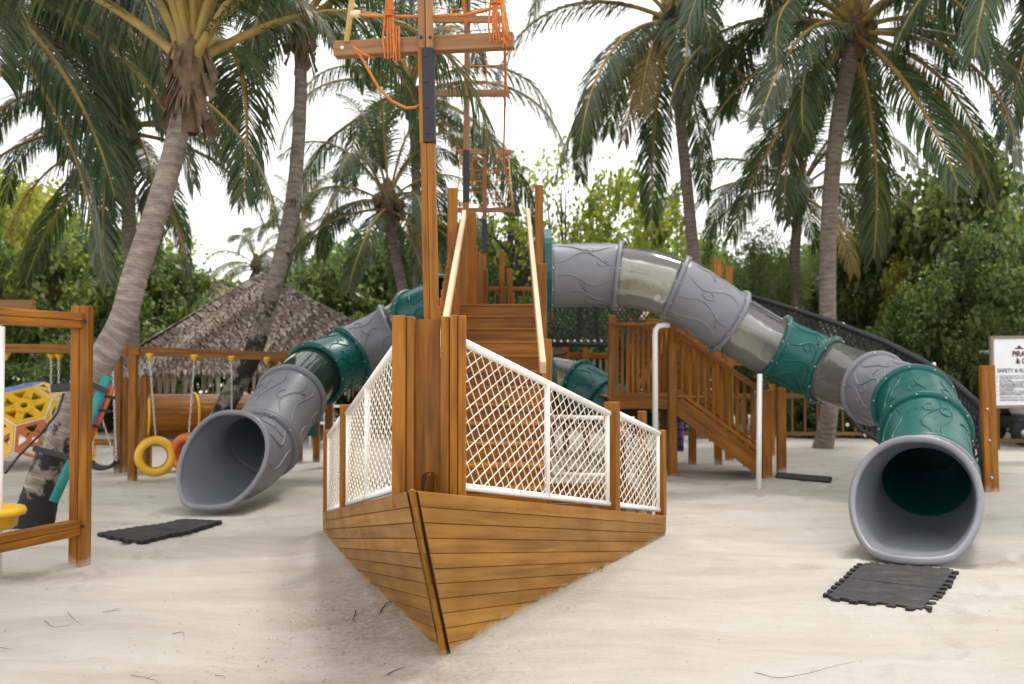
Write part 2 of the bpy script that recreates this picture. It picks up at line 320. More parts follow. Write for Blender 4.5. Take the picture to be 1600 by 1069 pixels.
def sandmat():
    t = NT('coral_sand'); g = t.n('NewGeometry'); pos = g.outputs['Position']
    mpp = t.n('Mapping'); mpp.inputs['Scale'].default_value = (.6, 1.8, 1); mpp.inputs['Rotation'].default_value = (0, 0, .25); t.l(pos, mpp.inputs[0])
    n1 = t.n('TexNoise', Scale=1.1, Detail=9.0, Roughness=.68, Distortion=.6); t.l(mpp.outputs[0], n1.inputs[0])
    n2 = t.n('TexNoise', Scale=26.0, Detail=8.0, Roughness=.75); t.l(pos, n2.inputs[0])
    n3 = t.n('TexNoise', Scale=170.0, Detail=5.0, Roughness=.8); t.l(pos, n3.inputs[0])
    c = t.ramp(n1.outputs[0], [(.28, (.485, .445, .385)), (.50, (.60, .565, .505)), (.70, (.66, .632, .575))])
    c = t.mix(t.ramp(n2.outputs[0], [(.46, (0, 0, 0)), (.78, (.28,)*3)]), c, (.44, .38, .30))
    c = t.mix(t.ramp(n3.outputs[0], [(.5, (0, 0, 0)), (.78, (.38,)*3)]), c, (.40, .34, .27))
    # ragged brown litter and damp sand along the hull, partly painted shade beside the bow
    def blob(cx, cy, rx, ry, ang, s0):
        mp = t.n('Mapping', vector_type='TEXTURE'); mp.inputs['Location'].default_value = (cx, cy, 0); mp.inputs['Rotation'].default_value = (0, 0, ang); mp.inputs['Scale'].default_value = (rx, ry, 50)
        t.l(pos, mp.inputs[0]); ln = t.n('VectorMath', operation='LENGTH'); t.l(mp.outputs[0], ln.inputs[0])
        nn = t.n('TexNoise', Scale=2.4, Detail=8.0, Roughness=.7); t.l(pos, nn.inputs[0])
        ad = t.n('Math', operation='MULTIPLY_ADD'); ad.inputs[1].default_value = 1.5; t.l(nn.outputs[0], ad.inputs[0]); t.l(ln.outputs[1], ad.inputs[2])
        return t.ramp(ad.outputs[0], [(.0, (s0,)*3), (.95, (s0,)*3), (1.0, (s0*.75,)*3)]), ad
    def stain_shade(c, cx, cy, rx, ry, ang, s0, col):
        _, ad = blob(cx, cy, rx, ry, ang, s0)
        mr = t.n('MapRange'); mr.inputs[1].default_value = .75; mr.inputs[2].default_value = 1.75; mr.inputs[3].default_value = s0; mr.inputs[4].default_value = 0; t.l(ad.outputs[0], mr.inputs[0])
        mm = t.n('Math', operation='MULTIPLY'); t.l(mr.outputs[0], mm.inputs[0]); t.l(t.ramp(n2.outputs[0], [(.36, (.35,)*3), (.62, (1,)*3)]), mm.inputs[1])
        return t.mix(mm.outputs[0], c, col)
    c = stain_shade(c, -.80, 6.0, .55, 2.2, .34, .95, (.27, .20, .14))  # litter tone plus shade left of the bow, painted into the sand colour
    c = stain_shade(c, -.5, 4.9, .9, .5, .3, .6, (.34, .27, .19))
    c = stain_shade(c, -3.6, 7.2, .9, .35, .1, .7, (.30, .24, .17))
    c = stain_shade(c, .35, 6.6, .22, 1.9, -.43, .6, (.36, .28, .19))
    c = stain_shade(c, 2.0, 13.5, 2.2, .7, 0, .4, (.36, .29, .21))
    c = stain_shade(c, -3.4, 11.8, 1.1, .35, 0, .3, (.36, .29, .21))
    c = stain_shade(c, 3.7, 7.7, .5, .35, .4, .55, (.28, .21, .14))
    t.l(c, t.b.inputs['Base Color']); t.b.inputs['Roughness'].default_value = .95; t.b.inputs['Specular IOR Level'].default_value = .15
    m1 = t.n('Math', operation='MULTIPLY_ADD'); m1.inputs[1].default_value = .6; t.l(n3.outputs[0], m1.inputs[0]); t.l(n2.outputs[0], m1.inputs[2])
    mp = t.n('Mapping'); mp.inputs['Scale'].default_value = (1.2, 9, 1); mp.inputs['Rotation'].default_value = (0, 0, .7); t.l(pos, mp.inputs[0])
    n4 = t.n('TexNoise', Scale=2.5, Detail=5.0, Distortion=1.2); t.l(mp.outputs[0], n4.inputs[0])
    m2 = t.n('Math', operation='MULTIPLY_ADD'); m2.inputs[1].default_value = .7; t.l(n4.outputs[0], m2.inputs[0]); t.l(m1.outputs[0], m2.inputs[2])
    t.bump(m2.outputs[0], .75, .045); return t.m
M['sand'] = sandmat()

# ------------------------------------------------------------------ ground
def vnoise(x, y, s, seed):
    r = np.random.default_rng(seed).random((64, 64)); fx = x/s % 64; fy = y/s % 64; i = fx.astype(int); j = fy.astype(int); a = fx-i; b = fy-j
    a = a*a*(3-2*a); b = b*b*(3-2*b); g = lambda p, q: r[(i+p) % 64, (j+q) % 64]
    return (g(0, 0)*(1-a)+g(1, 0)*a)*(1-b)+(g(0, 1)*(1-a)+g(1, 1)*a)*b-.5
def ground_z(x, y):
    near = np.exp(-((y-8)/14.0)**2)
    z = vnoise(x, y, 1.7, 1)*.05+vnoise(x, y, .62, 2)*.05*near+vnoise(x, y, .23, 3)*.020*near+vnoise(x, y, .14, 5)*.008*near+vnoise(x+y, y*.3, .35, 4)*.012*near
    d = (x+1.15)**2/.5+(y-5.9)**2/2.2; z = z-.03*np.exp(-d)                      # hollow beside the bow
    d = (x-.75)**2/.25+(y-6.4)**2/1.2; z = z+.03*np.exp(-d)
    d = (x-3.25)**2/.35+(y-7.75)**2/.3; z = z-.03*np.exp(-d)
    for (qx, qy) in ((-3.3, 7.65), (-5.0, 13.1), (2.2, 13.7), (3.45, 13.45), (3.07, 12.3), (1.78, 12.75), (5.85, 12.15), (1.4, 13.9)): z = z+.035*np.exp(-((x-qx)**2+(y-qy)**2)/.035)
    d = (x+3.05)**2/.3+(y-10.1)**2/.3; z = z-.03*np.exp(-d)
    t = np.clip((y-5.2)/3.87, 0, 1); xl = -.344-1.376*t; xr = -.344+1.70*t; inside = (x > xl-.12) & (x < xr+.12) & (y > 5.05) & (y < 9.3)
    dl = np.minimum(abs(x-xl), abs(x-xr))+np.where((y < 5.2), (5.2-y), 0); wgt = np.exp(-(dl/.22)**2)*((y > 4.8) & (y < 9.5)); wgt = np.maximum(wgt, inside*1.0)
    return (z-.012)*(1-wgt)+(.004+.012*np.exp(-(dl/.10)**2))*wgt
rf = random.Random(5); PRINTS = []
def walk(x, y, a, n):
    for k in range(n):
        a += rf.uniform(-.18, .18); x += math.cos(a)*.62; y += math.sin(a)*.62; sd_ = .11*(1 if k % 2 else -1); PRINTS.append((x-math.sin(a)*sd_, y+math.cos(a)*sd_, a+rf.uniform(-.2, .2), rf.uniform(.018, .036)))
for q_ in ((-4.2, 4.0, 1.2, 10), (-1.6, 3.6, 2.3, 9), (1.0, 4.0, .9, 12), (2.6, 4.3, 1.7, 14), (4.2, 5.2, 2.2, 10), (-3.0, 6.2, 1.5, 10), (5, 7, 2.6, 9), (1.8, 9.5, .3, 10), (-5, 9, .2, 9), (2.0, 6, .2, 9), (-2.4, 8.5, 1.9, 7), (3, 11, 1.0, 8), (-3.6, 5.0, 0, 6), (.3, 4.1, 3.0, 8)): walk(*q_)
def add_prints(X, Y, Z):
    for (px_, py_, a, dp) in PRINTS:
        if px_ > -2 and px_ < 1.6 and 4.9 < py_ < 9.3 and (-.6-.36*(py_-5.0)) < px_ < (-.1+.46*(py_-5.0)): continue
        m = (abs(X-px_) < .4) & (abs(Y-py_) < .4); dx = X[m]-px_; dy = Y[m]-py_; u = dx*math.cos(a)+dy*math.sin(a); v = -dx*math.sin(a)+dy*math.cos(a)
        q = (u/.135)**2+(v/.052)**2; Z[m] += -dp*np.exp(-q**1.5)+dp*.45*np.exp(-((np.sqrt(q)-1.45)/.35)**2)
    return Z
xs = np.concatenate([[-600, -300, -120, -60, -35, -24, -18, -14], np.arange(-11, -5, .065), np.arange(-5, 5, .033), np.arange(5, 11.01, .065), [14, 18, 24, 35, 60, 120, 300, 600]])
ys = np.concatenate([[-300, -100, -30, -10, -3, 0, 1.5], np.arange(2.6, 9.5, .033), np.arange(9.5, 16, .065), np.arange(16, 30, .3), [34, 40, 50, 70, 110, 200, 400, 900]])
X, Yg = np.meshgrid(xs, ys); Z = add_prints(X, Yg, ground_z(X, Yg)); Z[(abs(X) > 40) | (Yg > 45) | (Yg < -5)] = -.02
nx, ny = len(xs), len(ys); co = np.stack([X, Yg, Z], -1).reshape(-1, 3)
ii = np.arange(nx-1)[None, :]+np.arange(ny-1)[:, None]*nx; fc = np.stack([ii, ii+1, ii+nx+1, ii+nx], -1).reshape(-1, 4)
def np_mesh(name, co, fc, mats, smooth=False, midx=None):
    me = bpy.data.meshes.new(name); k = fc.shape[1]
    me.vertices.add(len(co)); me.vertices.foreach_set('co', np.asarray(co, dtype=np.float32).ravel())
    me.loops.add(fc.size); me.loops.foreach_set('vertex_index', fc.ravel().astype(np.int32))
    me.polygons.add(len(fc)); me.polygons.foreach_set('loop_start', np.arange(0, fc.size, k, dtype=np.int32)); me.polygons.foreach_set('loop_total', np.full(len(fc), k, dtype=np.int32))
    if smooth: me.polygons.foreach_set('use_smooth', np.ones(len(fc), bool))
    for m in mats: me.materials.append(m)
    if midx is not None: me.polygons.foreach_set('material_index', midx)
    me.update(calc_edges=True); return me
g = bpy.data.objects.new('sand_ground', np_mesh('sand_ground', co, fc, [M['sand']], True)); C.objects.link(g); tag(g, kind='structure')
def gz(x, y): return float(ground_z(np.array([float(x)]), np.array([float(y)]))[0])

# ------------------------------------------------------------------ the ship
ST = V((-.48, 4.75, .92)); ER = V((1.374, 8.9, .185)); EL = V((-1.726, 9.1, .185)); TIP = V((-.344, 5.2, -.01))
ship = thing('pirate_ship', 'golden timber pirate ship playhouse with white net railings, bow pointing at the viewer', 'ship', (-.3, 7, 0))
NPL = 11
def stem(k):       # point on the raked stem after k planks
    t = k/NPL; p = ST.lerp(TIP, t); bow = math.sin(PI*t)*.028
    return p+V((0, bow*1.2, 0))+V((-bow*.35, 0, 0))
def hull_side(E, s):
    E = V(E); off0 = V((-.003, .001, 0)) if s > 0 else V((0, 0, 0))
    dirv = (E-ST); n = V((dirv.y, -dirv.x, 0)).normalized()*s          # outward
    for k in range(NPL+4):
        pts = []
        a0 = stem(min(k, NPL))+off0; a1 = stem(min(k+1, NPL))+off0
        if k >= NPL: a0 = a0-V((0, 0, (k-NPL)*.085)); a1 = a1-V((0, 0, (k+1-NPL)*.085))
        h0 = E+V((0, 0, -.078*k))-n*(.004*k); h1 = E+V((0, 0, -.078*(k+1)))-n*(.004*(k+1))
        if a0.z < -.12 and h0.z < -.12: continue
        gap = .0015
        a0 = a0.lerp(a1, gap/.09); h0 = h0.lerp(h1, gap/.09); a1 = a1.lerp(a0, gap/.09); h1 = h1.lerp(h0, gap/.09)
        mb = MB(); K = 10; th = .012; u0 = random.uniform(0, 20); v0 = random.uniform(0, 20); ch = .003
        prou = random.uniform(-.0025, .003)
        for i in range(K+1):
            t = i/K; b = math.sin(PI*t)*(.014-.005*k)                    # slight belly
            o0 = a0.lerp(h0, t)+n*(b+prou); o1 = a1.lerp(h1, t)+n*(b+prou)
            e = (o1-o0).normalized()
            mb.v += [o0+e*ch, o0+e*0-n*ch, o0-n*th, o1-n*th, o1-n*ch, o1-e*ch]
            mb.v[-6], mb.v[-1] = o0+e*ch, o1-e*ch
        L = (h0-a0).length
        for i in range(K):
            for j in range(6):
                j2 = (j+1) % 6; q = [i*6+j, i*6+j2, i*6+6+j2, i*6+6+j]
                if s > 0: q = q[::-1]
                vv = {0: .0, 1: .005, 2: .03, 3: .12, 4: .145, 5: .09}
                uvq = []
                for idx in q: uvq.append((u0+(idx//6)/K*L, v0+(0, .003, .03, .12, .1, .09)[idx % 6]))
                mb.face(q, uvq)
        mb.face([0, 1, 2, 3, 4, 5] if s < 0 else [5, 4, 3, 2, 1, 0]); e = K*6; mb.face([e+5, e+4, e+3, e+2, e+1, e] if s < 0 else [e, e+1, e+2, e+3, e+4, e+5])
        pl = mb.build('hull_plank', M['hull'], ship)
        nb = MB()                                                      # nail heads in pairs
        for f in (.018, .27, .42, .5, .60, .72, .85, .93):
            fo = f+random.uniform(-.004, .004)
            for zz in (.3, .7):
                b = math.sin(PI*fo)*(.014-.005*k); c = a0.lerp(h0, fo).lerp(a1.lerp(h1, fo), zz)+n*(b+prou+.0002)
                if c.z > -.02: nb.lathe(c, [(.0001, .0008), (.0042, .0007), (.0046, -.001)], 6, n)
        if nb.v: nb.build('nail_heads', M['dot'], pl, kind='stuff')
    mb = MB()
    for i in range(11):
        t = i/10; mb.v += [stem(0).lerp(E, t)-n*.03+V((0, .02*(1-t), -.01)), stem(11).lerp(E+V((0, 0, -.86)), t)-n*(.03+.045*math.sin(PI*t))+V((0, .02*(1-t), 0))]
    for i in range(10): mb.face([2*i, 2*i+2, 2*i+3, 2*i+1])
    mb.build('hull_light_stop', M['beamold'], ship)  # backing skin added to stop light leaking through the plank seams
    # cap rail board and rear end board
    MB().beam(E+V((0, 0, .0))-n*.06, E-n*.06+V((0, 0, -.55)), .09, .06, n).build('end_post', M['beamold'], ship)
hull_side(ER, 1); hull_side(EL, -1)
for k in range(4):
    bm1(stem(k*3)+V((.001, .0225, -.004)), stem(min(11, k*3+3))+V((.001, .0225, -.002 if k < 3 else -.1)), .026, .026, (.7, .7, 0), .003).build('stem_board', M['hull'], ship)
def deckz(Y): return .92-.177*(Y-4.75)
# deck boards
for i in range(40):
    Y = 4.98+i*.105; 
    t = (Y-4.75)/4.2; xl = ST.x+(EL.x-ST.x)*t+.05; xr = ST.x+(ER.x-ST.x)*t-.05
    xl += .08; xr -= .08
    if xr-xl < .08 or Y > 9: continue
    bm1((xl, Y, deckz(Y)-.12), (xr, Y, deckz(Y)-.12), .098, .03, V((0, .17, 1)).normalized(), .003).build('deck_board', M['wood'], ship)
# bow box
bx = sub('bow_post_box', (-.44, 5.35, .8), ship); top = 1.775
def vb(px0, px1, Y, dep, z0, z1, name='board', par=bx, mat='wood', lab=None):
    a = P(px0, 575, Y).x; b = P(px1, 575, Y).x; c = (a+b)/2
    return bm1((c, Y+dep/2, z0), (c, Y+dep/2, z1), b-a-.003, dep, (0, 1, 0), .004).build(name, M[mat], par, lab)
vb(612, 634, 5.28, .09, .76, top+.004); vb(634, 647.5, 5.30, .11, .76, top)
vb(688, 702.5, 5.30, .10, .76, top); vb(702.5, 715, 5.27, .10, .76, top+.006); vb(715, 728, 5.275, .095, .76, top+.004)
x0 = P(647.5, 575, 5.42).x; x1 = P(688.5, 575, 5.42).x        # recessed panel with an arched opening at the foot
mb = MB(); zc = .897; ra = .05; cx = P(673, 575, 5.42).x
def arch_panel(y0, y1):
    for yy in (y0, y1):
        mb.v += [V((x0, yy, .76)), V((x0, yy, top-.012)), V((x1, yy, top-.012)), V((x1, yy, .76)), V((cx+ra, yy, .76)), V((cx-ra, yy, .76))]
        for k in range(9): a = PI*k/8; mb.v.append(V((cx+ra*math.cos(a), yy, zc+ra*.9*math.sin(a))))
arch_panel(5.375, 5.40)
for o, fl in ((0, 0), (15, 1)):
    polys = [[0, 5, 14, 13, 12, 11, 10, 1], [1, 10, 9, 8, 7, 6, 2], [2, 6, 4, 3]]
    for p in polys:
        q = [o+i for i in p]; q = q if fl else q[::-1]
        mb.face(q, [(mb.v[i].z, mb.v[i].x) for i in q])
for a, b in ((1, 2), (5, 14), (4, 6), *[(6+k, 7+k) for k in range(8)]): mb.face([a, b, b+15, a+15])
mb.build('arched_panel', M['wood'], bx)
bm1((cx-.035, 5.43, .80), (cx-.005, 5.43, .925), .014, .05, (0, 1, 0)).build('inner_wedge', M['wood'], bx)
bm1(((x0+x1)/2, 5.60, .70), ((x0+x1)/2, 5.60, 1.2), .30, .025, (0, 1, 0)).build('board', M['beamold'], bx)  # dark timber board added behind the arch to darken its opening

# railings
def diamond(mb, A, B, C_, D, sg=1, sp=.069, r=.0035, a1=20, a2=-54):
    """strands of a diamond mesh, clipped to the upright quad A B C D (bottom left, bottom right, top right, top left)"""
    ux = (B-A); ux.z = 0; L = ux.length; ux.normalize(); poly = [(0, A.z), (L, B.z), (L, C_.z), (0, D.z)]
    for ang in (a1, a2):
        d = (math.cos(R(ang)), math.sin(R(ang))); n = (-d[1], d[0]); pr = [p[0]*n[0]+p[1]*n[1] for p in poly]
        k = math.floor(min(pr)/sp)
        while k*sp <= max(pr):
            h = []; c = k*sp+.01
            for i in range(4):
                p, q = poly[i], poly[(i+1) % 4]; s0 = p[0]*n[0]+p[1]*n[1]-c; s1 = q[0]*n[0]+q[1]*n[1]-c
                if s0*s1 < 0: f = s0/(s0-s1); h.append((p[0]+(q[0]-p[0])*f, p[1]+(q[1]-p[1])*f))
            k += 1
            if len(h) == 2:
                e = [V((A.x, A.y, 0))+ux*u+V((0, 0, z)) for u, z in h]; off = V((ux.y, -ux.x, 0))*(.0015 if ang == a1 else -.0015)
                mb.tube([e[0]+off, (e[0]+e[1])/2+off, e[1]+off], r, 5, smooth=True, caps=False)
def rail_run(E, s, splits, posts, name='netted_railing'):
    dirv = (E-ST); dv = V((dirv.x, dirv.y, 0)); n = V((dirv.y, -dirv.x, 0)).normalized()*s
    def pt(t, z): b = math.sin(PI*min(1, t))*.014; q = ST+dv*t+n*(b-.05); return V((q.x, q.y, z))
    for (t0, t1, mid, h0, h1) in splits:
        b0 = deckz((ST+dirv*t0).y)+.022; b1 = deckz((ST+dirv*t1).y)+.022
        rp = sub(name, pt((t0+t1)/2, b0), ship)
        tb = MB().tube([pt(t0, b0+.025), pt(t1, b1+.025)], .021, 12); tb.build('bottom_rail', M['white'], rp)
        tb = MB().tube([pt(t0, b0+h0), pt(t1, b1+h1)], .024, 12); tb.build('top_rail', M['white'], rp)
        for t, f in ((t0+.006, 0), (t1-.008, 1)) + (((mid, (mid-t0)/(t1-t0)),) if mid else ()):
            z0 = b0+(b1-b0)*f; hh = h0+(h1-h0)*f
            MB().tube([pt(t, z0+.02), pt(t, z0+hh-.01)], .019, 10).build('stile', M['white'], rp)
        cl = MB()
        cuts = [t0, mid, t1] if mid else [t0, t1]
        nb = MB()
        for a, b in zip(cuts[:-1], cuts[1:]):
            fa = (a-t0)/(t1-t0); fb = (b-t0)/(t1-t0)
            A = pt(a+.006, b0+(b1-b0)*fa+.03); B = pt(b-.006, b0+(b1-b0)*fb+.03)
            D = pt(a+.006, b0+(b1-b0)*fa+h0+(h1-h0)*fa-.01); C_ = pt(b-.006, b0+(b1-b0)*fb+h0+(h1-h0)*fb-.01)
            diamond(nb, A, B, C_, D)
        nb.build('netting', M['net'], rp, kind='stuff')
    for (t, ztop, wdt) in posts:
        q = pt(t, 0); bm1((q.x, q.y, deckz(q.y)+.001), (q.x, q.y, ztop), wdt, wdt, n, .005).build('rail_post', M['wood'], ship)
rail_run(ER, 1, [(.130, .672, .399, .80, .705), (.705, .985, None, .735, .70)], [(.690, 1.24, .10), (1.0, .945, .085)])
rail_run(EL, -1, [(.130, .640, .40, .80, .705), (.672, .985, None, .735, .70)], [(.655, 1.22, .10), (1.0, .935, .085)])
# staircase inside the ship
NS = 12
for i in range(NS):
    Y0 = 7.62+i*.335; z1 = .40+i*.15+.0
    bm1((-.60, Y0, z1+.08), (.27, Y0, z1+.08), .022, .138, (0, 0, 1), .003).build('stair_riser', M['wood'], ship)
    bm1((-.60, Y0+.155, z1+.163), (.27, Y0+.155, z1+.163), .352, .024, (0, 0, 1), .003).build('stair_tread', M['wood'], ship)
def P3(a, b, w_, h_, nm, mat='wood', par=None, up=(0, 0, 1), ch=.005): return bm1(a, b, w_, h_, up, ch).build(nm, M[mat], par or ship)
P3((.235, 7.55, 1.50), (.185, 11.6, 3.32), .045, .10, 'stair_handrail', 'pale')
P3((-.56, 7.75, 1.62), (-.56, 11.6, 3.30), .045, .10, 'stair_handrail', 'pale')
# left wall of upright boards beside the stairs and round the tower
nB = 34
for i in range(nB):
    Y = 8.3+i*.19; f = (Y-8.3)/6.3; x = -.655+.235*max(0, (Y-10.5)/4.3)
    z1 = min(3.33, 1.70+(Y-8.3)*.47) if Y < 11.7 else (3.36 if Y < 13 else 3.12)
    P3((x, Y, .3 if Y < 9.5 else .9), (x, Y, z1), .183, .028, 'wall_board', up=(1, 0, 0), ch=.004)
tw = [(-.66, 11.05, 3.50, .11), (.325, 11.95, 3.70, .10), (.33, 10.9, 2.64, .10), (.335, 9.7, 1.78, .10), (-.50, 12.6, 3.48, .09), (-.40, 14.6, 2.95, .09), (.42, 14.6, 2.9, .09)]
for (x, y, z, w_) in tw: P3((x, y, 0), (x, y, z), w_, w_, 'tower_post', up=(0, 1, 0))
for i in range(16):
    P3((-.60, 11.72+i*.185, 2.20), (.40, 11.72+i*.185, 2.20), .178, .035, 'platform_board', ch=.004)
# right wall under the stair
for i in range(12):
    Y = 9.75+i*.19; P3((.345, Y, .0), (.345, Y, min(2.1, .7+(Y-8.5)*.45)), .183, .028, 'wall_board', up=(1, 0, 0), ch=.004)
# far railing on the platform
for i in range(7): x = -.25+i*.14; P3((x, 14.62, 2.2), (x, 14.62, 2.62), .028, .028, 'baluster')
P3((-.40, 14.62, 2.66), (.42, 14.62, 2.66), .05, .06, 'platform_rail'); P3((-.02, 14.2, 2.2), (-.04, 14.2, 2.92), .08, .08, 'tower_post', up=(0, 1, 0)); P3((-.14, 14.4, 2.2), (-.15, 14.4, 3.2), .08, .08, 'tower_post', up=(0, 1, 0))
# netted side panels at the stern seen through the front netting
st = sub('stern_railing', (.7, 10.3, .2), ship)
MB().tube([(.40, 10.2, 1.0), (1.25, 10.2, .98)], .022, 10).build('top_rail', M['white'], st); MB().tube([(.40, 10.2, .41), (1.25, 10.2, .40)], .022, 10).build('bottom_rail', M['white'], st)
nb = MB(); diamond(nb, V((.4, 10.2, .41)), V((1.25, 10.2, .40)), V((1.25, 10.2, .98)), V((.4, 10.2, 1.0)), 1, .08, .0026, 40, -40); nb.build('netting', M['net'], st, kind='stuff')
nb = MB(); diamond(nb, V((1.02, 10.0, .62)), V((1.30, 9.5, .06)), V((1.30, 9.5, .80)), V((1.02, 10.0, .95)), 1, .06, .005, 45, -45); nb.build('netting', M['net'], st, kind='stuff')
for i in range(3): P3((.38, 10.24, .06+i*.105), (1.3, 10.24, .06+i*.105), .03, .10, 'stern_board', up=(0, 0, 1))
P3((1.33, 10.2, 0), (1.33, 10.2, 1.06), .09, .09, 'rail_post', up=(0, 1, 0)); P3((1.17, 10.6, 0), (1.17, 10.6, .98), .09, .09, 'rail_post', up=(0, 1, 0)); P3((1.30, 9.45, 0), (1.30, 9.45, .72), .05, .05, 'rail_post', 'beamold', up=(0, 1, 0)); P3((1.10, 9.85, 0), (1.10, 9.85, .85), .05, .05, 'rail_post', 'beamold', up=(0, 1, 0))

# masts
def mast(px, Y, zbase, ztop, wd, padz, beams, netspans, lean, gp=False):
    x = P(px, 575, Y).x; mr_ = sub('mast', (x, Y, zbase), ship)
    def at(z): return V((x+lean*(z-zbase), Y, z))
    if gp:
        q = padz[0]
        bm1(at(zbase)+V((-wd*.27, 0, 0)), at(q)+V((-wd*.27, 0, 0)), wd*.40, wd*.8, (0, 1, 0), .003).build('mast_board', M['wood'], mr_)
        bm1(at(zbase)+V((wd*.20, 0, 0)), at(q)+V((wd*.20, 0, 0)), wd*.52, wd*.8, (0, 1, 0), .003).build('mast_board', M['wood'], mr_)
        bm1(at(q)+V((-wd*.36, .0, 0)), at(padz[1])+V((-wd*.36, 0, 0)), wd*.3, wd*.8, (0, 1, 0), .003).build('mast_board', M['wood'], mr_)
        bm1(at(padz[1])+V((-wd*.25, 0, 0)), at(ztop)+V((-wd*.25, 0, 0)), wd*.46, wd*.8, (0, 1, 0), .003).build('mast_board', M['mastold'], mr_)
        bm1(at(padz[1])+V((wd*.25, 0, 0)), at(ztop)+V((wd*.25, 0, 0)), wd*.46, wd*.8, (0, 1, 0), .003).build('mast_board', M['mastold'], mr_)
        sl_ = bm1(at(q)+V((wd*.12, -.004, 0)), at(padz[1])+V((wd*.12, -.004, 0)), wd*.78, wd*1.0, (0, 1, 0), .006).build('dark_sleeve', M['navy'], mr_)
    else:
        bm1(at(zbase), at(padz[0]), wd, wd, (0, 1, 0), .003).build('mast_board', M['wood'], mr_)
        bm1(at(padz[0]), at(ztop), wd*.98, wd*.98, (0, 1, 0), .003).build('mast_board', M['mastold'], mr_)
        bm1(at(padz[0])+V((0, -.01, 0)), at(padz[1])+V((0, -.01, 0)), wd*1.12, wd*1.12, (0, 1, 0), .006).build('dark_sleeve', M['navy'], mr_)
    for k in range(4):
        z = padz[0]+(padz[1]-padz[0])*(.1+.27*k)
        MB().lathe(at(z)+V((.0, -wd*.56, 0)), [(.0001, -.006), (.009, -.005), (.011, .002)], 10, V((0, 1, 0))).build('bolt', M['black'], mr_)
    for (z, half, hgt, yaw, ofx) in beams:
        d = V((math.cos(yaw), -math.sin(yaw), 0)); c = at(z)+V((ofx, .05 if gp else -.05, 0))
        cb_ = bm1(c-d*half, c+d*half, .075 if gp else .05, hgt, ch=.004).build('crossbeam', M['mastold'] if gp else M['beamold'] if False else M['mastold'], mr_)
        nrm = V((-math.sin(yaw), -math.cos(yaw), 0))
        if gp:
            for f in (-.9, .9): MB().lathe(c+d*half*f+nrm*.039, [(.0001, .004), (.010, .003), (.014, .0), (.014, -.004)], 12, nrm).build('bolt', M['steel'], mr_)
            for f in (-.026, .026): MB().lathe(at(z)+V((f, -wd*.41, .02)), [(.0001, .006), (.009, .005), (.010, -.002)], 10, V((0, -1, 0))).build('bolt', M['black'], mr_)
    for (z0, z1, h0, h1, yaw, nr) in netspans:      # trapezoid rope ladder
        d = V((math.cos(yaw), -math.sin(yaw), 0)); rl = sub('rope_ladder', at(z0), mr_)
        # rope ladder is a part's own assembly: side ropes, rungs
        for sg in (-1, 1):
            MB().tube([at(z0)+d*h0*sg, at(z1)+d*h1*sg], .017 if gp else .014, 8).build('side_rope', M['yrope'], mr_)
        bpy.data.objects.remove(rl)
        rb = MB(); kb = MB()
        for i in range(nr):
            f = (i+.6)/nr; z = z0+(z1-z0)*f; hh = h0+(h1-h0)*f; ptsr = []
            for j in range(9): u = -1+j/4; ptsr.append(at(z)+d*hh*u+V((0, 0, -.05*(1-u*u)*random.uniform(.5, 1.2))))
            rb.tube(ptsr, .010 if gp else .008, 6)
            for sg in (-1, 1): kb.tube([at(z)+d*hh*sg*.99, at(z)+d*hh*sg*.87+V((0, 0, .0))], .022 if gp else .015, 8)
        for u in (-.5, .5):
            rb.tube([at(z0+.05)+d*(h0*u), at(z1-.05)+d*(h1*u)], .010 if gp else .008, 6)
        rb.build('rope_rungs', M['rope'], mr_, kind='stuff'); kb.build('rope_clamps', M['cream'], mr_, kind='stuff')
    return mr_, at
m1_, at1 = mast(680.5, 5.62, .75, 5.2, .088, (2.77, 3.31), [(3.35, .525, .088, .16, -.02)], [(3.38, 4.7, .47, .27, .16, 5)], -.022, True)
m2_, at2 = mast(727, 12.4, 2.2, 7.3, .075, (3.57, 4.22), [(4.93, .53, .085, .0, .0), (5.86, .50, .085, 0, 0)], [(4.95, 5.86, .50, .44, 0, 4), (5.9, 7.0, .47, .34, 0, 5)], .006)
m3_, at3 = mast(757, 18.4, .0, 5.95, .08, (3.62, 4.25), [(4.42, .55, .085, .0, .0), (5.5, .50, .085, 0, 0)], [(4.46, 5.5, .52, .44, 0, 5)], 0)
# loose orange ropes on the foremast beam
def coil(cx, cy, z0, z1, nstr, wid, name='hanging_rope'):
    rb = MB()
    for i in range(nstr):
        a = cx+(i/(nstr-1)-.5)*wid*.6; e = cx+(i/(nstr-1)-.5)*wid*1.3
        zb = z0+random.uniform(-.02, .04)
        pts = [V((a+random.uniform(-.004, .004), cy-.05+random.uniform(-.01, .01), z1)), V((a, cy-.055, z1-(z1-z0)*.35)), V((e+random.uniform(-.01, .01), cy-.06, z0+.12)), V((e+.01, cy-.06, zb)), V((e+.025, cy-.055, zb+.01)), V((e+.02, cy-.05, z0+.2))]
        rb.tube(pts, .0062, 6)
    for k in range(3): rb.tube([V((cx+wid*.42*math.cos(a), cy-.055+.02*math.sin(a), z1-.32+k*.014)) for a in [j*PI/5 for j in range(10)]], .008, 6, closed=True)
    rb.build(name, M['rope'], m1_)
q = P(606, 80, 5.55); coil(q.x, 5.68, q.z-.03, q.z+.55, 5, .05)
q = P(774, 70, 5.45); coil(q.x, 5.5, q.z-.02, q.z+.55, 5, .055)
mb = MB(); mb.tube([P(552, 74, 5.62), P(566, 84, 5.6), P(585, 92, 5.68)], .009, 6)
mb.tube([P(560, 82, 5.66), P(575, 108, 5.62), P(592, 138, 5.6), P(612, 158, 5.6), P(634, 169, 5.6), P(648, 168, 5.6), P(659, 163, 5.62)], .008, 6); mb.build('hanging_rope', M['rope'], m1_)
